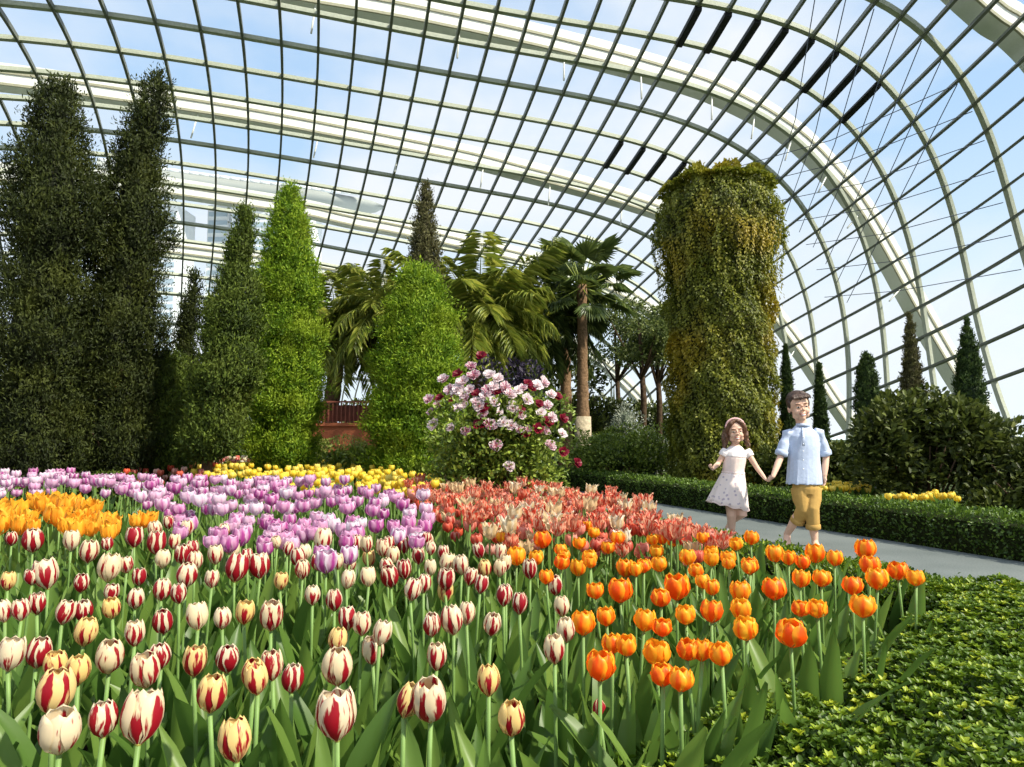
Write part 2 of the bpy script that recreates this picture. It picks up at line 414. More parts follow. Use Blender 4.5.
# ------------------------------------------------------------------ ground, path
M_lawn = plain('planted_ground', (.045, .065, .018), .9, .1, var=.5, scale=3, bump=.4)
M_soil = plain('dark_soil', (.030, .019, .013), .95, .1, var=.6, scale=60, bump=.8)
m = MB(); m.add([(-130, -20, -.03), (130, -20, -.03), (130, 110, -.03), (-130, 110, -.03)], [(0, 1, 2, 3)])
tag(m.build('ground', M_lawn, smooth=False), 'green planted ground of the garden', 'ground', kind='structure')
M_out = plain('pale_bay_water', (.62, .68, .70), .5, .3, var=.06, scale=.02)
m = MB(); m.add([(-1500, 100, -3.0), (1500, 100, -3.0), (1500, 2500, -3.0), (-1500, 2500, -3.0)], [(0, 1, 2, 3)])
tag(m.build('outer_ground', M_out, smooth=False), 'pale open ground outside the glass', 'ground', kind='structure')
PD = Vector((-.386, .9225, 0)); PN = Vector((.9225, .386, 0))      # path direction and its normal (towards the far hedge)
PE = Vector((2.15, 2.86, 0))                                        # a point on the near edge
m = MB()
vs, fs = [], []
nx_, ny_ = 42, 60
for i in range(nx_ + 1):
    for j in range(ny_ + 1):
        x = -11 + 14.2 * i / nx_; y = -.2 + 9.2 * j / ny_
        d = (Vector((x, y, 0)) - PE).dot(PN)
        if d > -.05: p = Vector((x, y, 0)) - PN * (d + .05); x, y = p.x, p.y
        z = .03 + .02 * noise.noise(Vector((x * 3, y * 3, 0))) + .012 * noise.noise(Vector((x * 13, y * 13, 4)))
        vs.append((x, y, z if d < -.1 else 0))
for i in range(nx_):
    for j in range(ny_): fs.append((i * (ny_ + 1) + j, (i + 1) * (ny_ + 1) + j, (i + 1) * (ny_ + 1) + j + 1, i * (ny_ + 1) + j + 1))
m.add(vs, fs); tag(m.build('soil_bed', M_soil), 'dark crumbly soil of the tulip bed', 'soil', kind='structure')
M_path, t_, o_ = newmat('path_concrete')
b_ = pb(t_, None, .85, .15); tcn = t_.nodes.new('ShaderNodeTexCoord'); n1 = t_.nodes.new('ShaderNodeTexNoise'); n1.inputs['Scale'].default_value = 1.2; n1.inputs['Detail'].default_value = 3
n2 = t_.nodes.new('ShaderNodeTexNoise'); n2.inputs['Scale'].default_value = 90
t_.links.new(tcn.outputs['Object'], n1.inputs[0]); t_.links.new(tcn.outputs['Object'], n2.inputs[0])
mm = t_.nodes.new('ShaderNodeMixRGB'); mm.inputs[0].default_value = .5; t_.links.new(n1.outputs['Fac'], mm.inputs[1]); t_.links.new(n2.outputs['Fac'], mm.inputs[2])
rr_ = t_.nodes.new('ShaderNodeValToRGB'); rr_.color_ramp.elements[0].position = .35; rr_.color_ramp.elements[0].color = (.10, .12, .115, 1); rr_.color_ramp.elements[1].position = .66; rr_.color_ramp.elements[1].color = (.19, .21, .20, 1)
t_.links.new(mm.outputs[0], rr_.inputs[0]); t_.links.new(rr_.outputs[0], b_.inputs['Base Color']); t_.links.new(b_.outputs[0], o_.inputs[0])
PWID = 2.33
m = MB(); vs = []; fs = []
ss = [-5 + k * .9 for k in range(24)]
def pathpt(s, d):
    bend = 0.0 if s < 9 else -.06 * (s - 9) ** 2
    return PE + PD * s + PN * (d + bend)
for s in ss:
    for dd in (0, PWID): p = pathpt(s, dd); vs.append((p.x, p.y, .012))
    for dd in (0, PWID): p = pathpt(s, dd); vs.append((p.x, p.y, -.05))
for i in range(len(ss) - 1):
    k = i * 4; fs += [(k, k + 1, k + 5, k + 4), (k + 2, k, k + 4, k + 6), (k + 1, k + 3, k + 7, k + 5)]
m.add(vs, fs); tag(m.build('path', M_path, smooth=False), 'grey concrete path curving between two low hedges', 'path', kind='structure')

# ------------------------------------------------------------------ far hotel seen through the glass at left
M_conc = plain('pale_tower_concrete', (.70, .72, .72), .7, .2, var=.05, scale=.05)
M_band = plain('tower_window_band', (.36, .44, .50), .4, .4, var=.1, scale=.05)
M_deckg = plain('deck_underside', (.33, .35, .33), .6, .3, var=.08, scale=.05)
M_farleaf = plain('roof_garden_green', (.13, .19, .10), .9, .1, var=.3, scale=.2)
hot = empty('hotel_building', W(250, 330, 400).to_3d() * 1.0); hot.location.z = 0
tag(hot, 'distant pale hotel towers carrying a long boat-shaped roof deck, beyond the glass at left', 'building')
HO = hot.location.copy()
def tower(x0, x1, ytop, Y):
    a = W(x0, ytop, Y); b = W(x1, ytop, Y); z1 = a.z
    m = MB(); m.box((a.x - HO.x, a.y - HO.y, 0), (b.x - HO.x, a.y - HO.y + 22, z1)); tw = m.build('tower', M_conc, hot, smooth=False)
    nfl = 26; m = MB()
    for k in range(nfl):
        z = 4 + (z1 - 6) * k / nfl
        m.box((a.x - HO.x + .8, a.y - HO.y - .5, z), (b.x - HO.x - .8, a.y - HO.y + .3, z + (z1 - 6) / nfl * .5))
    m.build('window_band', M_band, tw, smooth=False)
tower(208, 229, 205, 410); tower(232, 292, 207, 400); tower(160, 178, 205, 385); tower(300, 312, 210, 405)
dk = MB(); vs = []; fs = []
nd = 26
for i in range(nd + 1):
    q = i / nd; Y = 372 + 58 * q; px = 120 + (388 - 120) * q
    c = W(px, 0, Y); hw = 15 * math.sqrt(max(0, 1 - (max(0, q - .72) / .28) ** 2)) + .05; ht = 8.5 * math.sqrt(max(0.02, 1 - (max(0, q - .72) / .28) ** 2))
    zt = 147.0
    for (u, v) in ((-1, 0), (-.85, -.6), (-.3, -1), (.3, -1), (.85, -.6), (1, 0), (.0, .02)): vs.append((c.x - HO.x, c.y - HO.y + u * hw, zt + v * ht))
for i in range(nd):
    for k in range(7): k2 = (k + 1) % 7; fs.append((i * 7 + k, i * 7 + k2, (i + 1) * 7 + k2, (i + 1) * 7 + k))
fs += [tuple(range(7)), tuple(nd * 7 + 6 - k for k in range(7))]
dk.add(vs, fs); dko = dk.build('roof_deck', M_deckg, hot)
m = MB()
for k in range(16):
    q = .06 + .46 * k / 16; Y = 372 + 58 * q; c = W(120 + 268 * q, 0, Y)
    m.ell((c.x - HO.x, c.y - HO.y, 148.5 + random.uniform(0, 1)), (3.5, 4, random.uniform(1.5, 3.5)), 8, 5)
m.build('roof_garden', M_farleaf, dko)
m = MB()
for i in range(nd):
    q0 = i / nd * .93; q1 = (i + 1) / nd * .93
    c0 = W(120 + 268 * q0, 0, 372 + 58 * q0); c1 = W(120 + 268 * q1, 0, 372 + 58 * q1)
    m.tube([(c0.x - HO.x, c0.y - HO.y - 14, 148.2), (c1.x - HO.x, c1.y - HO.y - 14, 148.2)], 1.1, n=5)
m.build('parapet', M_conc, dko)
# ================================================================== PLANTS
M_bark = plain('brown_bark', (.075, .050, .030), .9, .1, var=.5, scale=14, bump=.6)
M_palmbark = plain('palm_bark', (.20, .125, .070), .9, .1, var=.4, scale=22, bump=.8)
M_paletrunk = plain('pale_palm_base', (.42, .36, .25), .9, .1, var=.25, scale=22, bump=.6)
M_jun = leafmat('dark_juniper_leaf', [(0, (0.010, 0.014, 0.004)), (.5, (0.029, 0.041, 0.009)), (1, (0.071, 0.089, 0.016))], .25, .6, .2, nscale=2.2, ncol=(0.07, 0.085, 0.014), nlo=0.5, nhi=0.7)
M_jun2 = leafmat('olive_juniper_leaf', [(0, (0.021, 0.034, 0.007)), (.5, (0.062, 0.097, 0.013)), (1, (0.155, 0.215, 0.028))], .25, .6, .2, nscale=2, ncol=(0.115, 0.149, 0.022), nlo=0.5, nhi=0.7)
M_brt = leafmat('bright_conifer_leaf', [(0, (0.045, 0.096, 0.008)), (.5, (0.147, 0.267, 0.014)), (1, (0.375, 0.504, 0.034))], .35, .55, .25, nscale=2.4, ncol=(0.270, 0.365, 0.024), nlo=0.5, nhi=0.68)
M_cyp = leafmat('cypress_leaf', [(0, (0.015, 0.031, 0.010)), (.5, (0.038, 0.070, 0.018)), (1, (0.090, 0.144, 0.029))], .2, .6, .2)
M_cyp2 = leafmat('brownish_cypress_leaf', [(0, (0.045, 0.039, 0.018)), (.5, (0.098, 0.093, 0.036)), (1, (0.165, 0.165, 0.058))], .2, .6, .2)
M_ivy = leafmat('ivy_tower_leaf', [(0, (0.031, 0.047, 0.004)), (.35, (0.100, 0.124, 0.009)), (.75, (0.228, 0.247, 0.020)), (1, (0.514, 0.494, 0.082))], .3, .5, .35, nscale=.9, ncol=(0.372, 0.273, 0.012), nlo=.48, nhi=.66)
M_box = leafmat('boxwood_leaf', [(0, (0.031, 0.070, 0.004)), (.55, (0.085, 0.157, 0.011)), (.85, (0.212, 0.316, 0.018)), (1, (0.481, 0.536, 0.035))], .3, .45, .35)
M_hedge = leafmat('clipped_hedge_leaf', [(0, (0.019, 0.045, 0.006)), (.5, (0.054, 0.107, 0.011)), (1, (0.189, 0.302, 0.029))], .25, .45, .4)
M_shrub = leafmat('shrub_leaf', [(0, (0.040, 0.070, 0.011)), (.5, (0.129, 0.193, 0.023)), (1, (0.396, 0.487, 0.076))], .3, .42, .4)
M_lime = leafmat('lime_shrub_leaf', [(0, (.08, .11, .02)), (.5, (.22, .28, .05)), (1, (.46, .50, .13))], .3, .5, .3)
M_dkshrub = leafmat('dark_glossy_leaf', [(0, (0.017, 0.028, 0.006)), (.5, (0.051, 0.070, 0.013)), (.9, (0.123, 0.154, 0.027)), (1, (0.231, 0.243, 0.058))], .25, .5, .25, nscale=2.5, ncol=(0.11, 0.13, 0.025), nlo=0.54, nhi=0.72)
M_purp = leafmat('dark_purple_leaf', [(0, (.010, .008, .016)), (1, (.05, .035, .07))], .15, .5, .3)
M_grey = leafmat('silver_grey_leaf', [(0, (.18, .22, .15)), (1, (.55, .58, .48))], .25, .6, .2)
M_palm = leafmat('palm_frond', [(0, (0.075, 0.119, 0.020)), (.5, (0.245, 0.309, 0.043)), (1, (0.641, 0.637, 0.130))], .3, .4, .45)
M_palmd = leafmat('dark_palm_frond', [(0, (0.024, 0.048, 0.014)), (.5, (0.075, 0.119, 0.030)), (1, (0.225, 0.280, 0.072))], .3, .4, .45)
M_olive = leafmat('airy_tree_leaf', [(0, (0.035, 0.056, 0.014)), (.5, (0.112, 0.154, 0.036)), (1, (0.280, 0.322, 0.096))], .35, .5, .3)

def put(name, V, R, parent, mat, extra=None):
    return obj(name, leaf_mesh(name, V, R, extra), parent, mat, smooth=False)
def core_arrays(profile, h, z0=0, n=14, f=.55, lean=None, seg=12):
    vs = []; fs = []
    for j in range(seg + 1):
        t = j / seg; r = profile(t) * f
        for i in range(n):
            a = 2 * PI * i / n
            l = lean(t) if lean else (0, 0)
            vs.append((l[0] + r * math.cos(a), l[1] + r * math.sin(a), z0 + h * t * .97))
    for j in range(seg):
        for i in range(n):
            i2 = (i + 1) % n; a, b, c, d = j * n + i, j * n + i2, (j + 1) * n + i2, (j + 1) * n + i
            fs += [(a, b, c), (a, c, d)]
    return (np.array(vs), fs, .0)

def conifer(name, loc, h, prof, mat, label, cat='tree', group=None, z0=.25, lean=None, nb=900, per=16, up=.9, sp=.07, spread=.16, core=.55, trunk_r=.05, leafl=.055, leafw=.016, tuft=.16, jag=.35, crownmat=None, seed=0):
    """a tree built from many feathery sprays; prof(t) is the crown radius from its bottom (t=0) to its tip"""
    g = np.random.default_rng(seed + 11)
    lean = lean or (lambda t: (0, 0))
    root = empty(name, loc); tag(root, label, cat, group)
    # spray centres, denser where the crown is wide
    ts = np.linspace(0, 1, 60); pr = np.array([prof(t) for t in ts]); cdf = np.cumsum(pr + .04); cdf /= cdf[-1]
    t = np.interp(g.random(nb), cdf, ts); th = g.random(nb) * 2 * PI
    R0 = np.array([prof(x) for x in t])
    lump = 1 + .22 * np.sin(th * 3 + t * 17 + seed) * np.cos(th * 2 - t * 29 + seed * 2)
    rad = R0 * np.sqrt(.35 + .65 * g.random(nb)) * lump
    ll = np.array([lean(x) for x in t])
    P = np.stack([ll[:, 0] + rad * np.cos(th), ll[:, 1] + rad * np.sin(th), z0 + h * t], 1)
    out = np.stack([np.cos(th), np.sin(th), np.zeros(nb)], 1)
    D = unit(out * (1 - up) + np.array([0, 0, up]) + g.normal(size=(nb, 3)) * .22)
    Lb = tuft * (.6 + jag * 2 * g.random(nb)) * (.55 + .45 * np.minimum(1, R0 / (max(pr) * .6)))
    # sprays: little leaves along each branchlet
    k = per; s = g.random((nb, k)); base = P[:, None, :] + D[:, None, :] * (s * Lb[:, None])[:, :, None] + g.normal(size=(nb, k, 3)) * (spread * .18)
    dd = D[:, None, :] * 1.0 + g.normal(size=(nb, k, 3)) * .55
    base = base.reshape(-1, 3); dd = unit(dd.reshape(-1, 3)); n = len(base)
    U = unit(np.repeat(out, k, 0) + g.normal(size=(n, 3)) * .5)
    V = leaf_arrays(base, dd, U, leafl * (.7 + .8 * g.random(n)), leafw * (.8 + .6 * g.random(n)))
    rn = np.clip(np.repeat(.25 + .5 * g.random(nb), k) + (s.reshape(-1) - .5) * .5 + g.normal(size=n) * .12, 0, 1)
    put('foliage', V, rn, root, mat, [core_arrays(prof, h, z0, f=core, lean=lean)])
    m = MB(); m.tube([(lean(0)[0] * .3, 0, -.05), (lean(0)[0] * .6, 0, z0 + .1), (*lean(.3), z0 + h * .3), (*lean(.75), z0 + h * .75)], [trunk_r * 1.25, trunk_r, trunk_r * .7, trunk_r * .2], 9)
    for q in range(5):
        a = q * 2.4 + seed; zz = z0 + .08 + h * .05 * q; r = prof(.05 + .05 * q) * .7
        m.tube([(0, 0, zz), (r * .5 * math.cos(a), r * .5 * math.sin(a), zz + .12), (r * math.cos(a), r * math.sin(a), zz + .35)], [trunk_r * .45, trunk_r * .3, trunk_r * .1], 6)
    m.build('trunk', M_bark, root)
    return root

def prof_cone(r, p=1.0, belly=.12):
    return lambda t: r * (min(1, .35 + t / belly * .65) if t < belly else max(0.0, (1 - (t - belly) / (1 - belly))) ** p)
# --- left: two tall leaning junipers
def X(px, Y, z=0): p = W(px, 433, Y); return Vector((p.x, Y, z))
def ip(xs, ys): return lambda t: float(np.interp(t, xs, ys))
J1 = ip([0, .1, .4, .7, .82, .94, 1], [.30, .50, .50, .47, .37, .22, .07]); J2 = ip([0, .1, .46, .70, .76, .82, .95, 1], [.28, .46, .48, .38, .33, .22, .15, .05])
conifer('juniper_tree', X(36, 7.2), 4.42, lambda t: J1(t) * (.88 + .12 * math.sin(t * 19 + 1)), M_jun,
        'tall dark juniper at the left edge of the picture', group='tall dark junipers at left', z0=.28, lean=lambda t: (.10 * t ** 3 + .03 * math.sin(t * 12), 0), nb=3000, per=24, up=.8, tuft=.22, seed=1, trunk_r=.07, leafl=.042, leafw=.014)
conifer('juniper_tree', X(117, 7.8), 4.85, lambda t: J2(t) * (.86 + .14 * math.sin(t * 23)), M_jun,
        'tall dark juniper with a twisted leaning tip, second tree from the left', group='tall dark junipers at left', z0=.28, lean=lambda t: (.30 * max(0, t - .55) ** 1.2 / .38 + .03 * math.sin(t * 14), 0), nb=3000, per=24, up=.8, tuft=.22, seed=2, trunk_r=.07, leafl=.042, leafw=.014)
conifer('juniper_tree', X(178, 9.0), 2.75, lambda t: max(.05, .36 * (1 - t) ** .8) * (.8 + .2 * math.sin(t * 17)), M_jun,
        'short dark juniper half hidden behind the second tall tree, tip bent right', group='tall dark junipers at left', z0=.3, lean=lambda t: (.16 * t ** 2, 0), nb=1100, per=20, up=.8, tuft=.17, seed=3, leafl=.042, leafw=.014)
J4 = ip([0, .06, .2, .45, .68, .76, .84, .95, 1], [.14, .30, .33, .32, .22, .09, .10, .08, .03])
conifer('juniper_tree', X(208, 7.4), 2.72, lambda t: J4(t) * (.88 + .12 * math.sin(t * 25)), M_jun2,
        'olive green juniper on a bare dark trunk rising out of the tulips', z0=.66, lean=lambda t: (.17 * min(1, t * 3) + .17 * t ** 1.6 + .02 * math.sin(t * 22), 0), nb=2000, per=22, up=.85, tuft=.16, seed=4, trunk_r=.055, leafl=.04, leafw=.014)
conifer('juniper_tree', X(72, 8.8), 2.3, lambda t: .62 * (1 - t) ** .6 + .05, M_jun2, 'low bushy juniper between the two tallest trees at left', z0=.2, nb=1500, per=20, up=.8, tuft=.2, seed=5, leafl=.042, leafw=.015)
conifer('juniper_tree', X(160, 8.3), 1.35, lambda t: .44 * (1 - t) ** .5 + .05, M_jun2, 'low olive juniper bush right of the second tall tree', z0=.50, nb=1300, per=20, up=.8, tuft=.18, seed=6, leafl=.042, leafw=.015)
# --- bright green conifers
B1_ = ip([0, .08, .3, .6, .8, .93, 1], [.30, .42, .48, .40, .27, .13, .03]); B2_ = ip([0, .1, .35, .6, .8, .93, 1], [.38, .52, .58, .50, .36, .22, .05])
conifer('cypress_tree', X(284, 9.0), 3.82, lambda t: B1_(t) * (.93 + .07 * math.sin(t * 31)), M_brt, 'bright green conical conifer left of the terracotta wall', z0=.42, nb=4000, per=24, up=.66, tuft=.15, seed=7, leafl=.042, leafw=.014, jag=.35)
conifer('cypress_tree', X(417, 8.6), 2.85, lambda t: B2_(t) * (.93 + .07 * math.sin(t * 27)), M_brt, 'bright green bushy conifer just right of the terracotta wall', z0=.2, nb=4000, per=24, up=.62, tuft=.17, seed=8, leafl=.042, leafw=.014, jag=.35)
conifer('cypress_tree', X(423, 9.8), 4.25, ip([0, .5, .75, .9, 1], [.3, .28, .19, .10, .02]), M_cyp2, 'slim dull brown-green cypress poking up behind the bright conifer', z0=.3, nb=2200, per=22, up=.85, tuft=.13, seed=9, leafl=.04, leafw=.014)
# --- narrow cypresses at right, against the glass
for k, (px, top, Y, r, lab, mt) in enumerate([(788, 343, 11.5, .145, 'narrow dark cypress right beside the ivy tower', M_cyp), (821, 362, 11.0, .12, 'smallest narrow cypress, behind the boy', M_cyp), (869, 351, 10.2, .19, 'blunt-topped narrow cypress between the boy and the dark bush', M_cyp),
        (914, 311, 9.6, .20, 'tall narrow brownish cypress behind the middle of the dark bush', M_cyp2), (972, 316, 9.0, .26, 'widest dark green cypress, rightmost of the narrow cypress row', M_cyp)]):
    h = W(px, top, Y).z
    blunt = k == 2
    conifer('cypress_tree', X(px, Y), h - .2, (lambda t, r=r: r * min(1, .7 + t) * (max(0, 1 - t ** 4)) ** .6) if blunt else (lambda t, r=r: r * min(1, .75 + t) * max(0, 1 - t ** 1.9) ** .9), mt, lab, group='narrow cypresses at right', z0=.15, nb=1700, per=16, up=.93, tuft=.07, seed=20 + k, core=.75, jag=.2, leafl=.036, leafw=.014, spread=.06)

# --- ivy covered tower
def ivy_tower():
    loc = X(722, 10.6); root = empty('ivy_tower', loc)
    tag(root, 'tall round tower completely covered in trailing ivy, behind the girl', 'ivy tower')
    Ht = W(721, 187, 10.6).z
    def prof(z, th):
        t = z / Ht
        r = .785 + .03 * math.sin(th * 3 + 1)
        if t > .74: r += .15 * min(1, (t - .74) / .08)
        if t > .90: r -= .24 * ((t - .90) / .10) ** 1.6
        return r + .03 * math.sin(z * 5 + th * 4) + .025 * math.sin(z * 11 - th * 6)
    n = 70000
    g = np.random.default_rng(5)
    z = g.random(n) * (Ht + .02); th = g.random(n) * 2 * PI
    r = np.array([prof(a, b) for a, b in zip(z, th)])
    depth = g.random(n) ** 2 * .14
    lump = .055 * np.sin(z * 7 + th * 9) * np.sin(z * 3.1 - th * 5) + .03 * np.sin(z * 19 + th * 23)
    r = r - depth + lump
    P = np.stack([r * np.cos(th), r * np.sin(th), z], 1)
    out = np.stack([np.cos(th), np.sin(th), np.zeros(n)], 1)
    D = unit(out * .45 + np.array([0, 0, -.8]) + g.normal(size=(n, 3)) * .45)
    U = unit(out + np.array([0, 0, .5]) + g.normal(size=(n, 3)) * .45)
    V1 = leaf_arrays(P, D, U, .026 + .040 * g.random(n), .020 + .022 * g.random(n))
    cl = .5 + .5 * np.sin(z * 6 + th * 7) * np.sin(z * 2.3 - th * 4)
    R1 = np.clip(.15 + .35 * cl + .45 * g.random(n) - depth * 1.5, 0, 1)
    # crown: lumpy tufts on top
    m2 = 7000; a = g.random(m2) * 2 * PI; rr = np.sqrt(g.random(m2)) * .86
    bumps = [(-.34, -.2, .17, .34), (.16, -.2, .20, .40), (.60, -.1, .15, .33), (-.68, .1, .14, .12), (.0, .4, .2, .2), (.42, -.5, .14, .22), (-.08, -.55, .15, .2), (-.5, -.5, .15, .16)]
    hh = np.zeros(m2); x = rr * np.cos(a); y = rr * np.sin(a)
    for bx, by, br, bh in bumps: hh = np.maximum(hh, bh * np.exp(-(((x - bx) ** 2 + (y - by) ** 2) / br ** 2) ** 2))
    P2 = np.stack([x, y, Ht - .06 + hh * g.random(m2) ** .3], 1)
    D2 = unit(np.stack([np.cos(a) * rr, np.sin(a) * rr, .6 * np.ones(m2)], 1) + g.normal(size=(m2, 3)) * .5)
    V2 = leaf_arrays(P2, D2, unit(g.normal(size=(m2, 3)) + np.array([0, 0, 1.])), .045 + .05 * g.random(m2), .03 + .03 * g.random(m2))
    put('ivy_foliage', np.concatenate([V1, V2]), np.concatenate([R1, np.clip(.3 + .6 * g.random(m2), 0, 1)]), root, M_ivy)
    m = MB(); vs = []; fs = []
    seg = 24
    for j in range(13):
        zz = Ht * j / 12 * .985
        for i in range(seg): th_ = 2 * PI * i / seg; rr_ = prof(zz, th_) - .12; vs.append((rr_ * math.cos(th_), rr_ * math.sin(th_), zz))
    for j in range(12):
        for i in range(seg): i2 = (i + 1) % seg; fs.append((j * seg + i, j * seg + i2, (j + 1) * seg + i2, (j + 1) * seg + i))
    fs.append(tuple(12 * seg + i for i in range(seg)))
    m.add(vs, fs); m.build('planted_core', plain('mossy_core', (.045, .05, .015), .95, .1, var=.4, scale=8, bump=.5), root)
    # hanging strands below the bulge
    g2 = np.random.default_rng(9); ns = 130
    vv = []; rn = []
    for k in range(ns):
        a = g2.random() * 2 * PI; z1 = Ht * (.74 + .12 * g2.random()); L = .25 + .6 * g2.random()
        q = np.linspace(0, 1, 16); r_ = np.interp(z1 - q * L, [0, Ht * .72, Ht * .80, Ht], [.89, .92, 1.0, 1.0])
        Pq = np.stack([r_ * math.cos(a), r_ * math.sin(a), z1 - q * L], 1) + g2.normal(size=(16, 3)) * .012
        Dq = unit(np.tile([math.cos(a) * .4, math.sin(a) * .4, -1.], (16, 1)) + g2.normal(size=(16, 3)) * .4)
        vv.append(leaf_arrays(Pq, Dq, unit(np.tile([math.cos(a), math.sin(a), .3], (16, 1))), np.full(16, .05), np.full(16, .028))); rn.append(np.full(16, .35 + .5 * g2.random()))
    put('trailing_ivy', np.concatenate(vv), np.concatenate(rn), root, M_ivy)
ivy_tower()

# --- palms
def frond(L, droop, lift, az, nleaf, mat_r, wl, g, fan=False):
    """one pinnate frond: returns leaflet quads and the rachis points"""
    s = np.linspace(.12, 1, nleaf)
    h = np.array([math.cos(az), math.sin(az), 0])
    x = L * (s - .18 * s ** 3 * droop); z = L * (lift * s - droop * s ** 2 * .75)
    C = h[None, :] * x[:, None] + np.array([0, 0, 1.])[None, :] * z[:, None]
    T = unit(np.gradient(C, axis=0)); side = np.cross(T, [0, 0, 1.]); side = unit(side)
    V = []; 
    for sg in (-1, 1):
        D = unit(T * .65 + side * sg + np.array([0, 0, -.35]) + g.normal(size=C.shape) * .16)
        ln = wl * (.8 + .4 * g.random(len(C))) * (.35 + .9 * np.sin(np.clip(s, 0, 1) * PI * .92) ** .7)
        V.append(leaf_arrays(C, D, np.tile([0, 0, 1.], (len(C), 1)), ln, np.full(len(C), .019), .1, .25))
    return np.concatenate(V), C
def pinnate_palm(px, Y, trunk_top_px, crownL, label, nf=48, mat=M_palm, seed=0, lean=0.0, trunk=.15, group='feather palms', visible_trunk=True):
    base = X(px, Y); top = W(px, trunk_top_px, Y).z; g = np.random.default_rng(seed)
    root = empty('feather_palm', base); tag(root, label, 'palm tree', group)
    tp = Vector((lean, 0, top)); m = MB()
    pts = [Vector((lean * (k / 14) ** 1.5, 0, -.05 + (top + .05) * k / 14)) for k in range(15)]
    m.tube(pts, [trunk * (1.15 - .25 * (k / 14)) * (1.06 if k % 2 else .96) for k in range(15)], 12)
    m.ell((lean, 0, top + .05), (trunk * 1.4, trunk * 1.4, trunk * 1.6), 12, 8)
    m.build('trunk', M_palmbark, root)
    for k in range(nf):
        az = k * 2.399; q = k / nf; lift = 1.25 - 1.35 * q + g.normal() * .06; droop = .55 + .55 * q
        V, C = frond(crownL * (.85 + .25 * g.random()), droop, lift, az, 54, 0, crownL * .24, g)
        V = V + np.array([tp.x, tp.y, tp.z + .1]); C = C + np.array([tp.x, tp.y, tp.z + .1])
        fo = put('frond', V, np.clip(.2 + .6 * g.random(len(V)) + .15 * (1 - q), 0, 1), root, mat)
        m = MB(); m.tube([tuple(tp + Vector((0, 0, .05)))] + [tuple(c) for c in C[::5]], [.022] + [.018 * (1 - i / 8) + .003 for i in range(len(C[::5]))], 5); m.build('rachis', M_palm, fo)
    return root
pinnate_palm(326, 14.5, 345, 1.45, 'feather palm with arching yellow-green fronds above the terracotta wall', seed=31, lean=.25, trunk=.17)
pinnate_palm(478, 13.0, 330, 1.75, 'feather palm whose fronds spread behind the bright bushy conifer', seed=32, mat=M_palm, trunk=.16)
pinnate_palm(536, 15.0, 330, 1.6, 'darker feather palm between the conifer and the fan palm', seed=33, mat=M_palmd, trunk=.16)
pinnate_palm(385, 13.5, 318, 1.25, 'young feather palm with upright fronds just left of the slim cypress', seed=34, mat=M_palm, nf=34, trunk=.12)
def fan_palm(px, Y, ytop, label, nf=26, rl=.75, seed=0, mat=M_palmd, trunk=.13, pale=True):
    base = X(px, Y); top = W(px, ytop, Y).z; g = np.random.default_rng(seed)
    root = empty('fan_palm', base); tag(root, label, 'palm tree', 'fan palms')
    m = MB(); ns = 20
    zs = [-.05 + (top + .05) * k / ns for k in range(ns + 1)]
    zc = 1.45 if pale else 0
    m.tube([(0, 0, z) for z in zs], [trunk * (1.25 - .45 * min(1, k / ns * 1.6)) * (1.08 if k % 2 else .94) for k in range(ns + 1)], 12); m.build('trunk', M_palmbark, root)
    if pale:
        m = MB(); m.tube([(0, 0, 0), (0, 0, .5), (0, 0, 1.3)], [trunk * 1.5, trunk * 1.38, trunk * 1.28], 12); m.build('trunk_base', M_paletrunk, root)
    for k in range(nf):
        az = k * 2.399; q = k / nf; el = 1.2 - 2.0 * q + g.normal() * .08
        h = np.array([math.cos(az) * math.cos(el), math.sin(az) * math.cos(el), math.sin(el)])
        pl = rl * (.75 + .3 * g.random()); tip = np.array([0, 0, top]) + h * pl + np.array([0, 0, -.12 * q])
        nl = 26; an = np.linspace(-1.9, 1.9, nl); side = np.cross(h, [0, 0, 1.]); side /= np.linalg.norm(side); nrm = np.cross(side, h)
        D = unit(np.cos(an)[:, None] * h + np.sin(an)[:, None] * side + np.array([0, 0, -.10])[None, :])
        Lf = (.62 - .10 * np.abs(an)) * rl * (.9 + .2 * g.random(nl))
        V = leaf_arrays(np.tile(tip, (nl, 1)), D, np.tile(nrm, (nl, 1)) + g.normal(size=(nl, 3)) * .1, Lf, np.full(nl, .075), .2, .3)
        fo = put('fan_leaf', V, np.clip(.25 + .5 * g.random(nl) + .25 * (1 - q), 0, 1), root, mat)
        m = MB(); m.tube([(0, 0, top - .05), tuple(tip)], [.018, .012], 5); m.build('leaf_stalk', M_palm, fo)
    return root
fan_palm(583, 14.0, 285, 'tall fan palm with a red-brown trunk and pale base left of the ivy tower', seed=41, rl=.82)
fan_palm(566, 16.5, 300, 'darker fan palm standing close behind the tall fan palm', seed=42, rl=.85, pale=False, trunk=.15)

